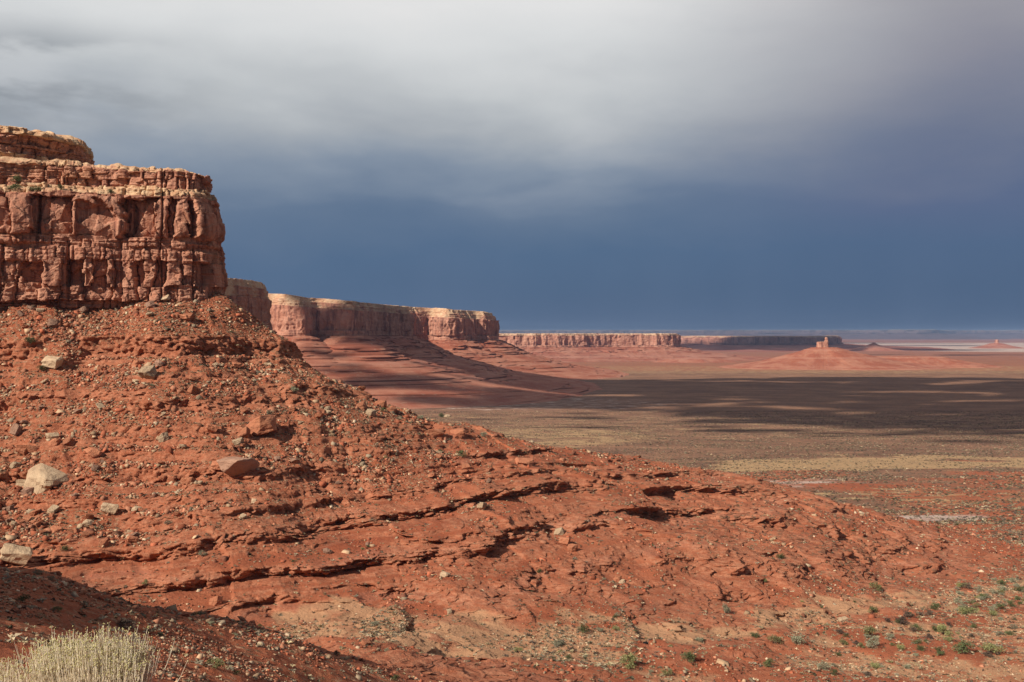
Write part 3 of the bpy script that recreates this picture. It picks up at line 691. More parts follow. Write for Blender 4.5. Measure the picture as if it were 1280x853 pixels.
# --- far mesas: cliff, stepped talus skirt
def far_mesa(name, path, step, zt, zc, zp, reach, k, label, mat, seed, tan=.22, flute=14, top_set=None, skirt_gul=1.0, nsk=130):
    """zt top, zc foot of cliff, zp plain; reach: width of skirt; k: size of detail in metres per 'block'"""
    s, P = smooth_path(path, step); L = s[-1]
    if callable(zt): zt = zt(P)
    def fl(amp, sz, sd):
        def f(S, V, z): return amp*(ridged(S/sz+.3*vnoise(S/sz*3, z/sz, seed=sd+1), z/(sz*6), o=4, seed=sd)-.3)
        return f
    h = zt-zc
    def sk(S, V, z):
        g = (1-V)
        return skirt_gul*k*(1.6*ridged(S/(k*5), 0*S, o=4, seed=seed+7)*g*(1.2-g)*1.6+0.9*vnoise(.05*S/k, z/(k*.85), seed=seed+61)*(V < .98)+vnoise(S/(k*5), z/(k*.9), seed=seed+8)*.8+.9*worley(S/(k*4), 0*S, z/(k*.9), seed+5)*(V < .98))
    V_ = np.linspace(0, 1, nsk)
    T = []
    # concave skirt in three stretches: out distance falls with height
    zz3 = [zp-4, zp+(zc-zp)*.25, zp+(zc-zp)*.6, zc]; oo3 = [reach, reach*.55, reach*.22, 3]
    for i in range(3):
        T.append(dict(z0=zz3[i], z1=zz3[i+1], n=max(4, int(nsk/3)), out0=oo3[i], out1=oo3[i+1], amp=k*.35, size=k*1.5, skirt=1, f=sk))
    T += [dict(z0=zc, z1=zc+.14*h, n=10, out0=3, out1=2, amp=k*.2, size=k, f=fl(.5*k, k*5, seed+19), groove=k*.2, gs=k*.5),
          dict(z0=zc+.14*h, z1=zc+(1-tan)*h, n=34, out0=0, out1=-k*.3, amp=k*.35, size=k, f=add(fl(k*1.7, flute, seed+20), fl(k*2.6, flute*5, seed+30))),
          dict(z0=zc+(1-tan)*h, z1=zc+(1-tan*.4)*h, n=12, out0=-k*.9, out1=-k*1.3, amp=k*.4, size=k, cap=.6, f=add(fl(.6*k, k*6, seed+21), fl(k*2.0, flute*5, seed+30)), groove=k*.4, gs=k*.4),
          dict(z0=zc+(1-tan*.4)*h, z1=zt, n=10, out0=-k*2.0, out1=-k*2.8, amp=k*.5, size=k, cap=.9, zr=k*.25, f=fl(k*2.0, flute*5, seed+30))]
    if top_set: T[-2]['out0'] = -top_set*.4; T[-2]['out1'] = -top_set*.6; T[-1]['out0'] = -top_set*.9; T[-1]['out1'] = -top_set
    return build_wall(name, path, step, T, mat=mat, label=label, cap_in=(k*2, k*5, k*11), seed=seed, top_rough=k*.12, detail=.8, chipk=k*.4, chips=k*.8, top_drop=.12)
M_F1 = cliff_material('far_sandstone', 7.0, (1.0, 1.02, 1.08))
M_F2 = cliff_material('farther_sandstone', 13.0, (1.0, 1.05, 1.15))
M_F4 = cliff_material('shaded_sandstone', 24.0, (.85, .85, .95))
M_F3 = cliff_material('shade_toned_plateau', 40.0, (.30, .42, .6))  # cloud shade and blue haze are put into this dark tone
def rim(pxs, ys, zmin=-1e9):       # rim height following the skyline of the mesa
    return lambda P: (HY-np.interp(640+F*P[:, 0]/P[:, 1], pxs, ys))/F*P[:, 1]
def pd(px, D): return ((px-640)/F*D, D)
# promontory right behind the near mesa
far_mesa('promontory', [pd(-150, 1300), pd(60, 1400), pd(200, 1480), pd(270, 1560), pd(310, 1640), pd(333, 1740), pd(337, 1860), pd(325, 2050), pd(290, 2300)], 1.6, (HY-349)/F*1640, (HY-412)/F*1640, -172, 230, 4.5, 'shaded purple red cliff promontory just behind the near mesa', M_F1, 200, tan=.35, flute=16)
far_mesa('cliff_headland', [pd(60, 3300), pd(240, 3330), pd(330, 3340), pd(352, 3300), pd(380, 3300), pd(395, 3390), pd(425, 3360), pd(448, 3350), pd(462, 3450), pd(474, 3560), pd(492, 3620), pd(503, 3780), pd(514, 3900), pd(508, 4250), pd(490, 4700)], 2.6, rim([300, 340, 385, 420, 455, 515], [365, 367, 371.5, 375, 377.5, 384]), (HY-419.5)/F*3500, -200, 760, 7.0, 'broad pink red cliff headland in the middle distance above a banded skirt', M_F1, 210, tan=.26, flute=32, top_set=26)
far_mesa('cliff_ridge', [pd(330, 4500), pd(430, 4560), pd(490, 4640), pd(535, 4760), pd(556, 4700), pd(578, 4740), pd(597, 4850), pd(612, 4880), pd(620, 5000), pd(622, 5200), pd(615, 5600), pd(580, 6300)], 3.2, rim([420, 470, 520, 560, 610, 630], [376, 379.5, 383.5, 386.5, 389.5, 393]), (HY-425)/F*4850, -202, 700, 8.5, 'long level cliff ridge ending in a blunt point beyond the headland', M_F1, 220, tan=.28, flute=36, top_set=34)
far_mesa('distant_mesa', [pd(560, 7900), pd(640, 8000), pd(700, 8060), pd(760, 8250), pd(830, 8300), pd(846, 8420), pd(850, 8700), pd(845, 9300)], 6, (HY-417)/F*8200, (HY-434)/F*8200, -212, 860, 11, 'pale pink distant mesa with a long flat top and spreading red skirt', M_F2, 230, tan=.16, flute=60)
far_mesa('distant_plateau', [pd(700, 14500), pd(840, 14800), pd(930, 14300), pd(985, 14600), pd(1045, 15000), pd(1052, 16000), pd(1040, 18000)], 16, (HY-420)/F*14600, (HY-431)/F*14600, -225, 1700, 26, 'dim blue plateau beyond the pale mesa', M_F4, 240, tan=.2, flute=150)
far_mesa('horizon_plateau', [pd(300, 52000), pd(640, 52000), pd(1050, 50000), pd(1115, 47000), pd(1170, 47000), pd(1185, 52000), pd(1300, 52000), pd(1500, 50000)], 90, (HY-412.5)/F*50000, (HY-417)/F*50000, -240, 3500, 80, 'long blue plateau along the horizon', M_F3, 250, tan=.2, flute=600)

# --- buttes: closed rings
def butte(name, cx, cy, ring, tiers_r, k, mat, label, seed, squash=1.0, n=420, kind='structure'):
    """tiers_r: (z, radius, skirtflag, capflag) bottom to top"""
    a = np.linspace(0, 2*np.pi, n, endpoint=False); Vs = []; sks = []; cps = []
    zs = []; rs = []; sk = []; cp = []
    for (z0, r0, s0, c0), (z1, r1, s1, c1) in zip(tiers_r[:-1], tiers_r[1:]):
        m_ = max(2, int(abs(z1-z0)/(k*.35))+int(abs(r1-r0)/(k*1.2))); t = np.linspace(0, 1, m_, endpoint=False)
        zs += list(z0+(z1-z0)*t); rs += list(r0+(r1-r0)*t); sk += [s0]*m_; cp += [c0]*m_
    zs.append(tiers_r[-1][0]); rs.append(tiers_r[-1][1]); sk.append(tiers_r[-1][2]); cp.append(tiers_r[-1][3])
    zs = np.array(zs)[:, None]; rs = np.array(rs)[:, None]
    ca, sa_ = np.cos(a)[None], np.sin(a)[None]
    shape = ring(a)[None]
    r = rs*shape
    nx = ca*r/(k*3); ny = sa_*r/(k*3)
    r = r+k*.5*fbm(nx+0*zs, ny+0*zs, zs/(k*3)+0*nx, o=4, seed=seed)*np.minimum(1, rs/k)+k*.3*vnoise(0*nx, zs/(k*.8)+0*nx, seed=seed+3)*np.array(sk)[:, None]*np.minimum(1, rs/k/3)
    gul = ridged(a[None]*9+0*zs, 0*zs+0*nx, o=3, seed=seed+7)
    r = r*(1+.02*gul*np.array(sk)[:, None])
    V = np.stack([cx+r*ca, cy+r*sa_*squash, zs+0*r], -1); Rr = len(rs)
    Vf = V.reshape(-1, 3)
    i = np.arange(Rr-1)[:, None]*n+np.arange(n)[None]; j = np.arange(Rr-1)[:, None]*n+(np.arange(n)[None]+1) % n
    Fq = np.stack([i, j, j+n, i+n], -1).reshape(-1, 4)
    o = mesh_np(name, Vf, Fq, mat, dict(cap=np.repeat(np.array(cp, np.float32), n), skirt=np.repeat(np.array(sk, np.float32), n)))
    return tag(o, label, kind=kind)
Db = 5950
def zb(py, D=Db): return (HY-py)/F*D
bx, by = pd(1029, Db)
ringf = lambda a: 1+.18*np.cos(a*2+.4)+.10*vnoise(np.cos(a)*2+5, np.sin(a)*2, seed=301)+.28*np.clip(np.cos(a-.25), 0, 1)**3
butte('butte', bx, by, ringf, [(-215, 640, 1, 0), (zb(457), 470, 1, 0), (zb(452), 330, 1, 0), (zb(446), 225, 1, 0), (zb(440), 130, 1, 0), (zb(436), 80, 1, 0), (zb(434.5), 62, 1, 0), (zb(434), 0, 1, 0)], 9, M_F1, 'wide red cone of the lone butte on the valley floor', 310, squash=.9, n=620)
def sq(a, p=4): return 1/((np.abs(np.cos(a))**p+np.abs(np.sin(a))**p)**(1/p))
butte('butte_crown', bx-4, by, sq, [(zb(436.5), 34, 0, 0), (zb(433), 33, 0, 0), (zb(429), 31, 0, .3), (zb(427.6), 30, 0, .6), (zb(427.2), 0, 0, .6)], 5, M_F1, 'blocky cliff crown standing on the lone butte', 320, squash=.8, n=260)
butte('butte_spire', bx+19, by+4, sq, [(zb(433), 13, 0, 0), (zb(427), 11, 0, 0), (zb(425), 7, 0, 0), (zb(423.5), 8, 0, .3), (zb(421.8), 4.5, 0, .4), (zb(421.5), 0, 0, .4)], 4, M_F1, 'thin rock spire at the right end of the butte crown', 330, n=120)
bx2, by2 = pd(1120, Db+120)
butte('low_ridge', bx2, by2, lambda a: 1+.12*vnoise(np.cos(a)*3, np.sin(a)*3, seed=341), [(-215, 760, 1, 0), (zb(458), 600, 1, 0), (zb(453), 440, 1, 0), (zb(449), 330, 1, 0), (zb(447), 290, 1, 0), (zb(446), 200, 1, 0), (zb(445.5), 0, 1, 0)], 8, M_F1, 'low flat red ridge trailing away right of the lone butte', 340, squash=.35, n=620)
bx3, by3 = pd(870, 7300)
butte('low_mound', bx3, by3, lambda a: 1+.15*vnoise(np.cos(a)*3, np.sin(a)*3, seed=351), [(-225, 420, 1, 0), (zb(453, 7300), 300, 1, 0), (zb(449, 7300), 190, 1, 0), (zb(447.5, 7300), 90, 1, 0), (zb(447, 7300), 0, 1, 0)], 9, M_F2, 'low red mound at the right foot of the pale mesa', 350, squash=.6, n=420)
bx4, by4 = pd(1246, 16000)
butte('far_cone', bx4, by4, lambda a: 1+.1*np.cos(2*a), [(-232, 640, 1, 0), (zb(436, 16000), 420, 1, 0), (zb(432, 16000), 190, 1, 0), (zb(429.5, 16000), 90, 1, 0), (zb(429, 16000), 34, 0, 0), (zb(425, 16000), 26, 0, 0), (zb(424.6, 16000), 0, 0, 0)], 22, M_F2, 'tiny pink cone with a knob top far out at the right edge', 360, n=260)
bx5, by5 = pd(1092, 13500)
butte('far_pyramid', bx5, by5, lambda a: 1+.1*np.cos(2*a+1), [(-232, 430, 1, 0), (zb(437, 13500), 260, 1, 0), (zb(433, 13500), 110, 1, 0), (zb(430, 13500), 35, 1, 0), (zb(428.4, 13500), 10, 0, 0), (zb(428.3, 13500), 0, 0, 0)], 18, M_F2, 'small dark pyramid hill right of the lone butte', 370, n=260)

# ------------------------------------------------------------------ clouds out of view above, shading the valley
def ico(sub):
    bm = bmesh.new(); bmesh.ops.create_icosphere(bm, subdivisions=sub, radius=1.0)
    V = np.array([v.co[:] for v in bm.verts], np.float32); Fc = np.array([[v.index for v in f.verts] for f in bm.faces], np.int32); bm.free()
    return V, Fc
m, t, b = new_mat('cloud_white', 1.0); b.inputs['Base Color'].default_value = (.85, .86, .88, 1); M_CLOUD = m
IV, IF = ico(2)
def cloud(name, areas, alt, seed, label):
    r = np.random.default_rng(seed); Vs = []; Fs = []; off = 0
    for (gx_, gy_, rx, ry, n, s0, s1) in areas:
        t_ = (alt+200)/SUN[2]
        for _ in range(n):
            a = r.random()*2*np.pi; q_ = math.sqrt(r.random())
            sz = s0+(s1-s0)*r.random()**2; sz *= (1.15-q_*.6)
            c = np.array([gx_+rx*q_*math.cos(a)+SUN[0]*t_, gy_+ry*q_*math.sin(a)+SUN[1]*t_, alt+r.normal()*60])
            V = IV*(1+.35*vnoise(IV[:, 0]*1.6+c[0]/97, IV[:, 1]*1.6+c[1]/97, IV[:, 2]*1.6, seed=3))[:, None]
            Vs.append(V*np.array([sz*1.9, sz*.75, sz*.4])+c); Fs.append(IF+off); off += len(IV)
    o = mesh_np(name, np.concatenate(Vs), np.concatenate(Fs), M_CLOUD, smooth=True)
    return tag(o, label, kind='structure')
cloud('cloud', [(1500, 3800, 1700, 800, 130, 90, 280), (300, 3000, 700, 420, 34, 60, 170), (1500, 2450, 1100, 560, 115, 60, 200), (700, 2500, 500, 300, 22, 30, 110), (560, 2050, 260, 200, 7, 30, 90), (1000, 1780, 460, 180, 26, 25, 80), (3200, 3600, 1200, 900, 30, 120, 300), (1400, 3100, 2200, 1300, 260, 22, 70)], 3200, 5, 'broad cloud bank overhead that shades the valley floor')
cloud('cloud', [(-20, 3620, 330, 240, 60, 40, 100), (150, 4000, 300, 200, 34, 40, 110), (-200, 3120, 330, 70, 16, 25, 60), (200, 4200, 240, 160, 8, 40, 110), (-420, 1650, 150, 150, 8, 50, 100)], 3200, 6, 'small cloud overhead that shades the headland skirt')
cloud('cloud', [(4500, 14500, 2600, 1500, 44, 200, 560), (8200, 13000, 1500, 420, 18, 150, 380), (7000, 19500, 4000, 900, 30, 200, 600), (5000, 10500, 1500, 300, 12, 100, 260), (2500, 26000, 9000, 4500, 60, 600, 1500)], 9000, 7, 'long high cloud bank that shades the far plateaus')

# ------------------------------------------------------------------ scatter of stones and low brush
def rotm(n, r, tilt=.5):
    a = r.random(n)*2*np.pi; ca, sa2 = np.cos(a), np.sin(a); z0 = np.zeros(n); o1 = np.ones(n)
    Rz = np.stack([ca, -sa2, z0, sa2, ca, z0, z0, z0, o1], -1).reshape(n, 3, 3)
    b_ = r.normal(size=n)*tilt; cb, sb2 = np.cos(b_), np.sin(b_)
    Rx = np.stack([o1, z0, z0, z0, cb, -sb2, z0, sb2, cb], -1).reshape(n, 3, 3)
    return Rz@Rx@np.roll(Rz, 1, axis=0)
def scatter(name, temps, Fc, pos, scale, tint, mat, r, tilt, label, chunk_rot=True):
    n = len(pos); vi = r.integers(0, len(temps), n)
    T = temps[vi]*scale[:, None, :]
    T = np.einsum('nij,nkj->nki', rotm(n, r, tilt), T) if tilt > 0 else np.einsum('nij,nkj->nki', rotm(n, r, 0.0) if False else rz_only(n, r), T)
    V = (T+pos[:, None, :]).reshape(-1, 3); k = temps.shape[1]
    Fa = (Fc[None]+(np.arange(n)*k)[:, None, None]).reshape(-1, Fc.shape[1]) if Fc.ndim == 2 else None
    col = np.repeat(tint, k, axis=0)
    o = mesh_np(name, V, Fa, mat, dict(tint=col)); o['kind'] = 'stuff'; o['label'] = label
    return o
def rz_only(n, r):
    a = r.random(n)*2*np.pi; ca, sa2 = np.cos(a), np.sin(a); z0 = np.zeros(n); o1 = np.ones(n)
    return np.stack([ca, -sa2, z0, sa2, ca, z0, z0, z0, o1], -1).reshape(n, 3, 3)
r = np.random.default_rng(77)
cube = np.array([[x, y, z] for z in (-.5, .5) for y in (-.5, .5) for x in (-.5, .5)], np.float32)
CF = np.array([[0, 2, 3, 1], [4, 5, 7, 6], [0, 1, 5, 4], [2, 6, 7, 3], [0, 4, 6, 2], [1, 3, 7, 5]], np.int32)
rock_t = []
for i in range(14):
    c = cube.copy()+r.normal(size=(8, 3))*.13; c[4:, :2] *= .55+.4*r.random(); rock_t.append(c)
rock_t = np.array(rock_t, np.float32)
dYr = np.gradient(rows)[:, None]; dXc = np.gradient(cols)[None, :]*(YY+6); AREA = dYr*dXc
def sample(wt, n, r):
    p = (wt*VIS).ravel().astype(np.float64); cdf = np.cumsum(p); i = np.searchsorted(cdf, r.random(n)*cdf[-1]); i = np.minimum(i, len(p)-1)
    g = ALL.reshape(-1, 3)[i].copy(); g[:, :2] += (r.random((n, 2))-.5)*np.sqrt(AREA.ravel()[i])[:, None]*.9
    return g, i
infr = (np.abs(PX/np.maximum(PY, 1)) < .62)
def palette(r, n, cols_, probs):
    a = np.array(cols_)[r.choice(len(cols_), n, p=probs)]*(1+.28*r.normal(size=(n, 1)))
    return np.clip(a, .01, .9)
M_ST = tint_material('scree_stone')
M_BR = tint_material('brush_leaf', noise=False)
RC = [(.33, .10, .05), (.40, .17, .095), (.45, .29, .17), (.50, .37, .24), (.22, .085, .05), (.30, .22, .14)]
clump = sst(-.15, .35, fbm(X0/9, Y0/9, o=3, seed=120))*.8+.2
pos, i1 = sample(AREA*infr*(hill*(talus*2.2*clump*(.35+1.1*chute)+.16*clump+.25*chute*clump))*(riser < .4), 46000, r)
sz = np.clip(np.exp(r.normal(size=len(pos))*.62)*.40, .15, 2.1)
sc3 = sz[:, None]*np.array([1.25, .95, .65])*(1+.25*r.normal(size=(len(pos), 3)))
scatter('scree', rock_t, CF, pos+np.array([0, 0, .08]), sc3, palette(r, len(pos), RC, [.36, .27, .13, .045, .125, .07]), M_ST, r, .5, 'loose red and tan stones strewn over the hillside')
wn = (Y0 > 40)*(Y0 < 235)*(hill < .3)
cl2 = sst(-.1, .4, fbm(X0/12, Y0/12, o=3, seed=125))
pos, i1 = sample(AREA*infr*wn*(cl2+.05)*(60/np.maximum(Y0, 60)), 20000, r)
sz = np.clip(np.exp(r.normal(size=len(pos))*.55)*.18, .05, .9)*np.clip(pos[:, 1]/120, .5, 1.3)
sc3 = sz[:, None]*np.array([1.25, .95, .6])*(1+.25*r.normal(size=(len(pos), 3)))
scatter('loose_stones', rock_t, CF, pos+np.array([0, 0, .03]), sc3, palette(r, len(pos), RC, [.3, .24, .17, .09, .12, .08]), M_ST, r, .4, 'loose stones on the shaded near slope')
wn = sst(200, 240, Y0)*(Y0 < 420)*(1-hill)
pos, i1 = sample(AREA*infr*wn*(wash*1.0+.22*clump), 9000, r)
sz = np.clip(np.exp(r.normal(size=len(pos))*.5)*.22, .1, .9)
sc3 = sz[:, None]*np.array([1.25, .95, .6])*(1+.25*r.normal(size=(len(pos), 3)))
scatter('wash_gravel', rock_t, CF, pos+np.array([0, 0, .03]), sc3, palette(r, len(pos), RC, [.15, .25, .3, .12, .08, .10]), M_ST, r, .4, 'pale stones scattered about the dry wash')
# low brush: domes of little leaf faces
br_t = []
NL = 16
for i in range(10):
    a = r.random(NL)*2*np.pi; e = np.arcsin(r.random(NL)); q_ = .75+.3*r.random(NL)
    cc = np.stack([np.cos(a)*np.cos(e)*q_, np.sin(a)*np.cos(e)*q_, np.sin(e)*q_*.95], -1)*.5
    tr = cc[:, None, :]+r.normal(size=(NL, 3, 3))*np.array([.17, .17, .17]); tr[:, 0] = tr[:, 0]*.3
    br_t.append(tr.reshape(-1, 3))
br_t = np.array(br_t, np.float32); BF = np.arange(NL*3, dtype=np.int32).reshape(-1, 3)
BC = [(.19, .16, .11), (.28, .22, .125), (.085, .08, .045), (.42, .33, .21), (.13, .095, .07)]
def brush(name, wt, n, s, sd, probs, label, lim=(.2, 1.6)):
    pos, _ = sample(wt, n, r); sz = np.clip(np.exp(r.normal(size=n)*sd)*s, *lim)
    sc_ = sz[:, None]*np.array([1.2, 1.2, .8])*(1+.15*r.normal(size=(n, 3)))
    scatter(name, br_t, BF, pos-np.array([0, 0, .04]), sc_, palette(r, n, BC, probs), M_BR, r, 0, label)
cl3 = sst(-.3, .4, fbm(X0/16, Y0/16, o=3, seed=130))
brush('sagebrush', AREA*infr*hill*(cl3+.25)*(riser < .3)*(.6+talus), 16000, .62, .32, [.34, .22, .16, .16, .12], 'small grey green sagebrush dotted over the hillside')
brush('wash_brush', AREA*infr*sst(170, 230, Y0)*(Y0 < 620)*(1-hill*.8)*(.35+.9*cl3+1.6*sst(30, 0, wd)*(X0 < 110)), 22000, .60, .35, [.22, .25, .1, .28, .15], 'low straw coloured and grey brush along the wash')
brush('slope_brush', AREA*infr*(Y0 > 50)*(Y0 < 210)*(hill < .3)*(cl3+.1), 4200, .45, .35, [.34, .2, .1, .2, .16], 'grey brush growing on the shaded near slope', (.15, .9))
brush('valley_brush', AREA*infr*sst(420, 560, Y0)*(Y0 < 2600)*(1-hill)*(sst(-.4, .3, fbm(X0/60, Y0/40, o=3, seed=133))+.2)*(700/Y0)*(1-.75*np.clip(ochre, 0, 1)), 62000, 1.25, .35, [.10, .14, .24, .12, .40], 'dark brush dotted over the valley floor', (.5, 3))

# ------------------------------------------------------------------ boulders, each a thing
M_RT = rock_material('tan_boulder', (.40, .27, .165), (.52, .38, .24), (.30, .16, .09))
M_RR = rock_material('red_boulder', (.35, .125, .065), (.45, .19, .10), (.24, .08, .045))
M_RG = rock_material('brown_boulder', (.27, .15, .10), (.36, .21, .14), (.17, .08, .05))
def boulder_mesh(seed, flat, mat):
    rr = random.Random(seed); bm = bmesh.new()
    for i in range(24):
        v = Vector((rr.uniform(-1, 1), rr.uniform(-1, 1), rr.uniform(-1, 1)))
        m_ = max(abs(v.x), abs(v.y), abs(v.z)); v = v/m_*rr.uniform(.8, 1) if rr.random() < .85 else v
        bm.verts.new((v.x*.5, v.y*.42, v.z*.5*flat))
    res = bmesh.ops.convex_hull(bm, input=bm.verts[:])
    bmesh.ops.delete(bm, geom=[g for g in res['geom_interior'] if isinstance(g, bmesh.types.BMVert)], context='VERTS')
    bmesh.ops.bevel(bm, geom=bm.edges[:], offset=.02, segments=2, profile=.6, affect='EDGES')
    bmesh.ops.triangulate(bm, faces=[f for f in bm.faces if len(f.verts) > 4])
    bmesh.ops.subdivide_edges(bm, edges=[e for e in bm.edges if e.calc_length() > .16], cuts=3, use_grid_fill=True)
    for v in bm.verts:
        c = v.co; n_ = float(vnoise(c.x*5, c.y*5, c.z*6, seed=seed)); n2_ = float(vnoise(c.x*.7, c.y*.7, c.z*11, seed=seed+5))
        v.co = c*(1+.08*n_+.09*n2_)
    me = bpy.data.meshes.new('boulder'); bm.to_mesh(me); bm.free(); me.materials.append(mat); return me
BM = {}
for nm, mt in (('tan', M_RT), ('red', M_RR), ('brown', M_RG)):
    BM[nm] = [boulder_mesh(100*len(nm)+i, (.45, .6, .75, .95)[i % 4], mt) for i in range(6)]
def boulder(p, size, colr, label, grp, var=None, rz=None, tilt=.28, sink=.24, hs=1.0):
    me = BM[colr][var if var is not None else random.randrange(6)]
    o = bpy.data.objects.new('boulder', me); C.objects.link(o)
    o.scale = (size, size, size*hs); o.rotation_euler = (random.gauss(0, tilt), random.gauss(0, tilt), rz if rz is not None else random.uniform(0, 6.28))
    zmin = .5*(.45, .6, .75, .95)[(var if var is not None else 3) % 4]
    o.location = (p[0], p[1], p[2]+size*hs*(zmin-sink))
    return tag(o, label, 'boulder', grp)
HB = [  # px, py, width px, colour, variant, label
    (58, 599, 56, 'tan', 1, 'big cream boulder, the larger of the pale pair at the left edge', .8),
    (38, 606, 30, 'tan', 0, 'cream boulder leaning against the left side of the biggest pale boulder', .9),
    (296, 586, 40, 'brown', 1, 'big grey brown slab boulder in the middle of the scree', .9),
    (276, 584, 18, 'red', 2, 'red boulder touching the left side of the grey brown slab', .9),
    (326, 537, 34, 'red', 3, 'tall red boulder above and right of the grey brown slab', .8),
    (308, 545, 16, 'red', 2, 'orange red block against the left foot of the tall red boulder', 1),
    (185, 468, 20, 'tan', 3, 'pinkish tan block with a square face under the second ledge', .9),
    (172, 455, 18, 'red', 1, 'tilted red slab behind the square faced block', 1),
    (67, 456, 24, 'tan', 2, 'tan boulder high on the slope at left with a green shrub beside it', .9),
    (22, 698, 34, 'tan', 2, 'rounded tan boulder just behind the shaded slope at the left edge', .9),
    (137, 639, 20, 'tan', 2, 'tan boulder on the lower ledge, left of two', 1),
    (171, 637, 16, 'tan', 1, 'tan boulder on the lower ledge, right of two', 1),
    (268, 754, 15, 'red', 3, 'pinkish upright boulder near the end of the shade', 1),
    (38, 562, 28, 'red', 0, 'flat red boulder up slope from the biggest pale boulder', .9),
    (66, 553, 16, 'red', 1, 'red boulder, left of a pair in the open scree', 1),
    (84, 554, 18, 'red', 1, 'red boulder, right of a pair in the open scree', 1),
    (118, 566, 20, 'red', 1, 'orange boulder right of the red pair in the scree', 1),
    (20, 540, 12, 'brown', 3, 'upright brown slab under the ledge at the left edge', 1.2),
    (18, 582, 15, 'tan', 1, 'cream block up slope from the pale pair at the left edge', 1),
    (202, 549, 13, 'tan', 3, 'pale block alone in the scree left of centre', 1),
    (265, 537, 14, 'red', 2, 'red block left of the tall red boulder', 1),
    (545, 541, 26, 'red', 0, 'red slab overhanging the crest of the ridge', .8),
    (572, 541, 20, 'red', 1, 'red block on the ridge crest right of the slab', .9),
    (655, 576, 22, 'red', 0, 'orange tan slab lying below the ridge crest', .7),
    (583, 584, 10, 'red', 2, 'small round orange boulder below the ridge crest', 1),
    (699, 666, 12, 'tan', 3, 'top boulder of the line of three on the slope', 1),
    (706, 678, 14, 'red', 2, 'middle boulder of the line of three on the slope', 1),
    (715, 688, 12, 'red', 3, 'bottom boulder of the line of three on the slope', 1),
    (556, 718, 14, 'tan', 1, 'pale flat boulder alone on the lower slope', 1),
    (478, 508, 14, 'red', 3, 'red boulder perched on the ridge line', 1),
    (200, 455, 11, 'brown', 2, 'brown block right of the square faced block', 1),
    (560, 520, 8, 'tan', 1, 'small tan block on the ridge crest by two shrubs', 1),
    (410, 690, 11, 'brown', 2, 'brown block by a ledge end in mid slope', 1),
    (100, 658, 12, 'tan', 1, 'tan block below the lower ledge boulders', 1),
    (145, 664, 10, 'tan', 1, 'small tan block beneath the pair on the lower ledge', 1),
]
for (px, py, wpx, colr, var, lab, hs) in HB:
    p = hit(px, py)
    if p is None: continue
    boulder(p, wpx*p[1]/F*1.12, colr, lab, 'large boulders on the hillside', var, rz=random.uniform(-.5, .5), hs=hs)
zone_lab = {0: 'angular block lying in the scree of the upper slope', 1: 'angular block lying in the scree of the middle slope', 2: 'angular block lying on the lower slope'}
wts = [hill*talus*(Y0 > 390), hill*talus*(Y0 <= 390)*(Y0 > 300), hill*(.15+talus)*(Y0 <= 330)]
for zi, (wt, cnt) in enumerate(zip(wts, (80, 110, 45))):
    pos, _ = sample(AREA*infr*wt*clump*(riser < .3), cnt, r)
    for p in pos:
        cn_ = random.choices(['red', 'tan', 'brown'], [.55, .25, .2])[0]
        wpx = random.uniform(4, 9) if random.random() < .7 else random.uniform(8, 14)
        boulder(p, wpx*p[1]/F*1.15, cn_, f'small {cn_} {zone_lab[zi]}', f'{cn_} blocks in the scree', None)

# ------------------------------------------------------------------ shrubs
M_G1 = leaf_material('shrub_green', (.07, .082, .032), (.125, .135, .055))
M_G2 = leaf_material('shrub_olive', (.17, .165, .065), (.25, .235, .10))
M_G3 = leaf_material('shrub_grey', (.20, .19, .12), (.30, .28, .18))
M_G4 = leaf_material('shrub_dark', (.09, .06, .045), (.14, .10, .07))
m, t, b = new_mat('bark'); b.inputs['Base Color'].default_value = (.16, .11, .08, 1); M_BARK = m
def shrub_meshes(seed, mat, n=900, airy=.0):
    r_ = np.random.default_rng(seed)
    nc = 11; ca = r_.random(nc)*2*np.pi; cr = np.sqrt(r_.random(nc))*.34; ch = .16+.42*r_.random(nc)*(1-cr)
    cen = np.stack([np.cos(ca)*cr, np.sin(ca)*cr, ch], -1); crad = .12+.12*r_.random(nc)
    ci = r_.integers(0, nc, n); d = r_.normal(size=(n, 3)); d /= np.linalg.norm(d, axis=1)[:, None]
    c = cen[ci]+d*crad[ci][:, None]*(r_.random((n, 1))**.4)*np.array([1.1, 1.1, .9])
    c[:, 2] = np.abs(c[:, 2])
    tri = c[:, None, :]+r_.normal(size=(n, 3, 3))*.026
    me = mesh_np('foliage', tri.reshape(-1, 3), np.arange(n*3).reshape(-1, 3), mat, link=False)
    V = []; Fq = []; o_ = 0
    for c0 in cen:
        a = np.array([0, 0, -.1]); b0 = c0
        side = np.array([.012, 0, 0]); up = np.array([0, .012, 0])
        V += [a+side, a+up, a-side-up, b0+side*.4, b0+up*.4, b0-side*.4-up*.4]
        Fq += [[o_, o_+1, o_+4, o_+3], [o_+1, o_+2, o_+5, o_+4], [o_+2, o_, o_+3, o_+5]]; o_ += 6
    st_ = mesh_np('stem', np.array(V), np.array(Fq), M_BARK, link=False)
    return me.data, st_.data
SH = {k: [shrub_meshes(500+i*7+j*50, mt) for i in range(3)] for j, (k, mt) in enumerate((('green', M_G1), ('olive', M_G2), ('grey', M_G3), ('brown', M_G4)))}
for o in [o for o in bpy.data.objects if o.users == 0 or o.name not in sc.objects]:
    bpy.data.objects.remove(o)
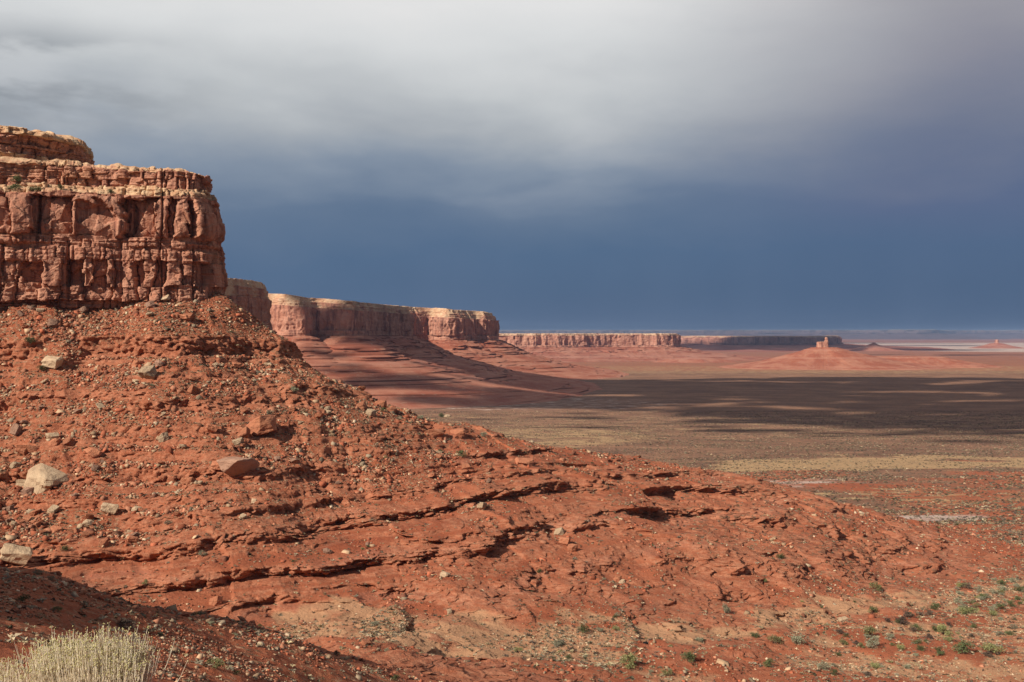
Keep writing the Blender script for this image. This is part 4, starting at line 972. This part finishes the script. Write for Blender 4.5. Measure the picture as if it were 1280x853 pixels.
def shrub(p, size, colr, label, grp, hs=1.0, big=True):
    fm, sm = SH[colr][random.randrange(3)]
    e = bpy.data.objects.new('shrub', fm if not big else None); C.objects.link(e)
    e.location = (p[0], p[1], p[2]-.03*size); e.rotation_euler = (0, 0, random.uniform(0, 6.28)); e.scale = (size, size, size*hs)
    tag(e, label, 'shrub', grp)
    if big:
        for nm, me in (('foliage', fm), ('stem', sm)):
            c = bpy.data.objects.new(nm, me); C.objects.link(c); c.parent = e
    return e
HS = [  # px, py(base), width px, colour, label
    (778, 797, 0, '', ''),
    (1085, 795, 17, 'olive', 'olive shrub at the wash edge, upper of the touching pair', 1.2),
    (1092, 808, 21, 'grey', 'grey green shrub, lower of the touching pair by the wash', 1.0),
    (908, 765, 12, 'grey', 'upright grey green shrub at the foot of the ledges', 1.5),
    (975, 697, 12, 'green', 'green shrub on the lower ledges right of centre', 1.0),
    (1096, 737, 15, 'olive', 'olive shrub alone on the red plain above the wash', 1.0),
    (1092, 765, 13, 'green', 'round green shrub just above the wash bend', 1.0),
    (956, 727, 8, 'olive', 'small bright shrub at the end of the ledges', 1.0),
    (1180, 792, 22, 'olive', 'wide olive shrub right of the touching pair', .8),
    (1206, 816, 26, 'green', 'widest green shrub at the lower right', .9),
    (1243, 815, 26, 'olive', 'flat olive shrub near the right edge with a dark one beside it', .7),
    (1234, 819, 14, 'brown', 'dark brown shrub against the flat olive one', .8),
    (1208, 766, 24, 'olive', 'low spreading shrub beyond the wash at right', .6),
    (787, 833, 26, 'olive', 'bright olive shrub at the bottom edge right of centre', .9),
    (860, 826, 20, 'green', 'green shrub in the gravel right of the bright olive one', 1.0),
    (960, 834, 15, 'green', 'rounded green shrub at the bottom right of the gravel bank', 1.0),
    (996, 803, 20, 'grey', 'wide grey green shrub on the far side of the gravel bank', .9),
    (968, 803, 18, 'olive', 'olive shrub left of the wide grey green one', .8),
    (1127, 778, 20, 'brown', 'dark twiggy shrub standing in the wash', .8),
    (1136, 770, 14, 'brown', 'brown shrub behind the dark twiggy one', .8),
    (1110, 776, 11, 'brown', 'small dark shrub left of the dark twiggy one', .8),
    (1145, 803, 12, 'green', 'small dark green shrub below the touching pair', .7),
    (1152, 812, 13, 'green', 'little green shrub between the pair and the wide shrub', .8),
    (944, 795, 14, 'green', 'green shrub on the wash bank among gravel', .7),
    (833, 843, 14, 'olive', 'olive shrub near the bottom edge', .9),
    (1032, 836, 18, 'grey', 'pale grey shrub at the bottom right', .9),
    (730, 790, 15, 'green', 'bright green shrub at the foot of the lowest ledge', 1.1),
    (752, 789, 10, 'grey', 'grey shrub right of the bright green one under the ledge', .9),
    (1050, 790, 13, 'brown', 'dark shrub left of the touching pair', .7),
    (1175, 818, 12, 'green', 'small green shrub left of the widest green one', .7),
    (1094, 834, 14, 'olive', 'olive shrub below the touching pair', .8),
    (876, 801, 12, 'grey', 'grey shrub at the upper edge of the gravel bank', .8),
    (38, 431, 13, 'green', 'green shrub on the upper slope above the tan boulder', 1.0),
    (52, 463, 12, 'green', 'green shrub beside the tan boulder high on the slope', 1.0),
    (270, 833, 22, 'olive', 'yellow green shrub at the edge of the shaded slope', .7),
    (158, 784, 36, 'brown', 'large dark shrub in the shade of the near slope', .6),
    (28, 750, 20, 'green', 'dark green shrub in the shade at the left edge', .6),
    (80, 687, 12, 'green', 'green shrub below the pale lower boulders', 1.0),
    (183, 731, 10, 'olive', 'olive shrub under the pillared ledge', 1.0),
    (480, 513, 8, 'green', 'small shrub on the ridge line left of the crest slab', 1.0),
    (554, 521, 8, 'green', 'green shrub standing on the ridge crest', 1.2),
    (527, 524, 9, 'grey', 'grey shrub on the ridge crest left of the slab', 1.2),
    (578, 570, 13, 'green', 'round green shrub under the ridge crest', 1.0),
    (605, 544, 10, 'grey', 'grey green shrub right of the crest slabs', .9),
    (552, 566, 9, 'green', 'small green shrub below the crest slab', 1.0),
    (672, 716, 7, 'green', 'tiny upright green shrub in the middle of the slope', 1.4),
    (338, 517, 10, 'grey', 'grey shrub on the slope above the tall red boulder', .9),
    (368, 490, 12, 'grey', 'pale grey shrub by the dark ledge under the ridge', .9),
    (210, 655, 11, 'grey', 'grey shrub beneath the middle ledge', .8),
    (252, 693, 12, 'grey', 'grey green shrub below the pillared ledge', .8),
    (700, 806, 14, 'grey', 'grey shrub on the gravel below the lowest ledge', .8),
]
for h_ in HS:
    if h_[2] == 0: continue
    px, py, wpx, colr, lab, hs = h_
    p = hit(px, py)
    if p is not None: shrub(p, wpx*p[1]/F*1.15, colr, lab, 'large shrubs', hs)
# shrubs on the terrace of the mesa
dg = bpy.context.evaluated_depsgraph_get()
def ray_hit(px, py):
    d = Vector(((px-640)/F, 1, (HY-py)/F)).normalized()
    ok, loc, nrm, idx, ob, mt_ = sc.ray_cast(dg, Vector((0, 0, 0)), d); return loc if ok else None
bpy.context.view_layer.update(); dg = bpy.context.evaluated_depsgraph_get()
for (px, py, wpx, colr, lab, hs) in [(20, 229, 14, 'green', 'taller green shrub on the mesa terrace, topmost of the three at left', 1.3), (20, 238, 20, 'green', 'wide green shrub on the mesa terrace under the taller one', .7), (44, 239, 20, 'green', 'low green shrub on the mesa terrace right of the taller one', .6), (75, 237, 9, 'green', 'small green shrub under a crack on the mesa terrace', 1.2), (138, 242, 9, 'green', 'small green shrub at the right end of the mesa terrace', 1.0), (118, 190, 5, 'green', 'tiny shrub on the mesa top by the rounded cap', 1.0)]:
    l = ray_hit(px, py)
    if l is not None and l.y < 560: shrub(l, wpx*l.y/F*1.1, colr, lab, 'shrubs on the mesa terrace', hs)
zl = [('on the upper slope among scree', AREA*infr*hill*(Y0 > 340)*(riser < .2), 50, (3, 6), ['green', 'grey', 'olive'], [.35, .4, .25]),
      ('on the lower red slope', AREA*infr*hill*(Y0 <= 340)*(riser < .2), 45, (4, 8), ['green', 'grey', 'olive'], [.3, .45, .25]),
      ('beside the dry wash', AREA*infr*(Y0 > 215)*(Y0 < 420)*(hill < .2)*sst(70, 5, wd), 145, (5, 14), ['green', 'grey', 'olive', 'brown'], [.25, .35, .2, .2]),
      ('on the near slope', AREA*infr*(Y0 > 90)*(Y0 < 215)*(hill < .2), 35, (5, 14), ['grey', 'olive', 'brown', 'green'], [.5, .2, .15, .15])]
for where, wt, cnt, (s0, s1), cs, pr in zl:
    pos, _ = sample(wt, cnt, r)
    for p in pos:
        cc = random.choices(cs, pr)[0]; wpx = random.uniform(s0, s1)
        shrub(p, min(wpx*p[1]/F*1.1, 4.5), cc, f'small {cc} shrub {where}', f'small {cc} shrubs {where}', random.uniform(.6, 1), big=wpx > 8)

# ------------------------------------------------------------------ rabbitbrush close to the camera
m, t, b = new_mat('straw_stem', .8)
g = t.new('ShaderNodeNewGeometry'); col = t.mix(t.step(t.noise(g.outputs['Position'], 14, 3, .6), .3, .7), (.78, .65, .45, 1), (.88, .80, .61, 1))
col = t.mix(t.math('MULTIPLY', g.outputs['Random Per Island'], .45), col, (.50, .39, .25, 1)); t.l.new(col, b.inputs['Base Color']); M_STRAW = m
m, t, b = new_mat('seed_head', .8)
g = t.new('ShaderNodeNewGeometry'); t.l.new(t.mix(g.outputs['Random Per Island'], (.42, .38, .14, 1), (.62, .54, .28, 1)), b.inputs['Base Color']); M_SEED = m
def rabbitbrush(cx, cy, cz, W, topf, n, seed, label):
    """topf(u) = height of the top above cz at u in -1..1 across the bush"""
    r_ = np.random.default_rng(seed); e = empty('rabbitbrush', (cx, cy, cz)); tag(e, label, 'bush', 'pale dry bushes close by')
    V = []; Fq = []; o_ = 0; HV = []; HF = []; ho = 0
    octv = np.array([[1, 0, 0], [-1, 0, 0], [0, 1, 0], [0, -1, 0], [0, 0, 1], [0, 0, -1]], float)
    octf = np.array([[0, 2, 4], [2, 1, 4], [1, 3, 4], [3, 0, 4], [2, 0, 5], [1, 2, 5], [3, 1, 5], [0, 3, 5]])
    ns = 6
    for i in range(n):
        u = r_.uniform(-1, 1); wv = r_.uniform(-1, 1)*math.sqrt(max(0, 1-u*u*.8)); fr = r_.random()
        H = topf(u)*(1-.42*wv*wv)*(1-.5*fr*fr*fr)*(1+.07*r_.normal())
        base = np.array([u*W*.42+r_.normal()*.02, wv*W*.38, 0.0]); tip = np.array([u*W+r_.normal()*.045, wv*W*.75+r_.normal()*.03, H])
        if r_.random() < .12: tip[:2] += r_.normal(size=2)*.12
        t_ = np.linspace(0, 1, ns)[:, None]
        pth = base+(tip-base)*t_; pth[:, 0] += (tip[0]-base[0])*.35*(np.sin(t_[:, 0]*np.pi)*.6)+np.cumsum(r_.normal(size=ns))*.006
        pth[:, 1] += np.cumsum(r_.normal(size=ns))*.006
        rad_ = np.linspace(.0042, .0016, ns)*(1 if fr < .7 else .8)
        a = r_.random()*6.28; ang = a+np.array([0, 2.094, 4.189])
        ring_ = np.stack([np.cos(ang), np.sin(ang), 0*ang], -1)
        V.append((pth[:, None, :]+ring_[None]*rad_[:, None, None]).reshape(-1, 3))
        for k in range(ns-1):
            for j in range(3): Fq.append([o_+k*3+j, o_+k*3+(j+1) % 3, o_+k*3+3+(j+1) % 3, o_+k*3+3+j])
        o_ += ns*3
        # side twigs near the top
        for q_ in range(2):
            k = r_.integers(2, ns-1); p0 = pth[k]; d = np.array([r_.normal()*.025, r_.normal()*.025, .07+.06*r_.random()])*(H/.8)
            V.append(np.array([p0+ring_[0]*.0022, p0+ring_[1]*.0022, p0+ring_[2]*.0022, p0+d+ring_[0]*.001, p0+d+ring_[1]*.001, p0+d+ring_[2]*.001]))
            for j in range(3): Fq.append([o_+j, o_+(j+1) % 3, o_+3+(j+1) % 3, o_+3+j])
            o_ += 6
            if p0[2]+d[2] > H*.82 and r_.random() < .2:
                HV.append(octv*np.array([.005, .005, .008])*(.7+.5*r_.random())+p0+d); HF.append(octf+ho); ho += 6
        if H > topf(u)*.80:
            for q_ in range(r_.integers(1, 4)):
                HV.append(octv*np.array([.0045, .0045, .0075])*(.6+.7*r_.random())+pth[-1]+r_.normal(size=3)*np.array([.006, .006, .010])); HF.append(octf+ho); ho += 6
    mesh_np('stems', np.concatenate(V), np.array(Fq), M_STRAW, parent=e)
    mesh_np('flower_heads', np.concatenate(HV), np.concatenate(HF), M_SEED, parent=e)
    return e
D_ = 8.0
def topmain(u):
    px = 110+u*88
    y = np.interp(px, [20, 32, 50, 70, 95, 118, 132, 150, 158, 165, 180, 198], [840, 818, 806, 803, 801, 797, 794, 798, 812, 806, 806, 822])
    return (HY-y)/F*D_+3.3
rabbitbrush((108-640)/F*D_, D_, -3.3, 70/F*D_, topmain, 3000, 900, 'large pale straw coloured rabbitbrush at the bottom left, the bigger one')
rabbitbrush((2-640)/F*D_, D_+.1, -3.3, 14/F*D_, lambda u: (HY-(828+14*u*u))/F*D_+3.3, 240, 901, 'small sparse rabbitbrush cut off by the left edge')


# ------------------------------------------------------------------ air
def haze_box():
    x, y0, y1, z0, z1 = 190000, -4000, 175000, -246, 205
    V = np.array([[-x, y0, z0], [x, y0, z0], [x, y1, z0], [-x, y1, z0], [-x, y0, z1], [x, y0, z1], [x, y1, z1], [-x, y1, z1]])
    Fq = np.array([[0, 3, 2, 1], [4, 5, 6, 7], [0, 1, 5, 4], [1, 2, 6, 5], [2, 3, 7, 6], [3, 0, 4, 7]])
    m = bpy.data.materials.new('haze'); m.use_nodes = True; nt_ = m.node_tree; nt_.nodes.clear()
    pv = nt_.nodes.new('ShaderNodeVolumePrincipled'); pv.inputs['Color'].default_value = (.34, .46, .70, 1); pv.inputs['Density'].default_value = 1.6e-5
    out = nt_.nodes.new('ShaderNodeOutputMaterial'); nt_.links.new(pv.outputs[0], out.inputs['Volume'])
    o = mesh_np('haze', V, Fq, m); o['kind'] = 'stuff'; o['label'] = 'thin blue rain haze over the valley'
haze_box()
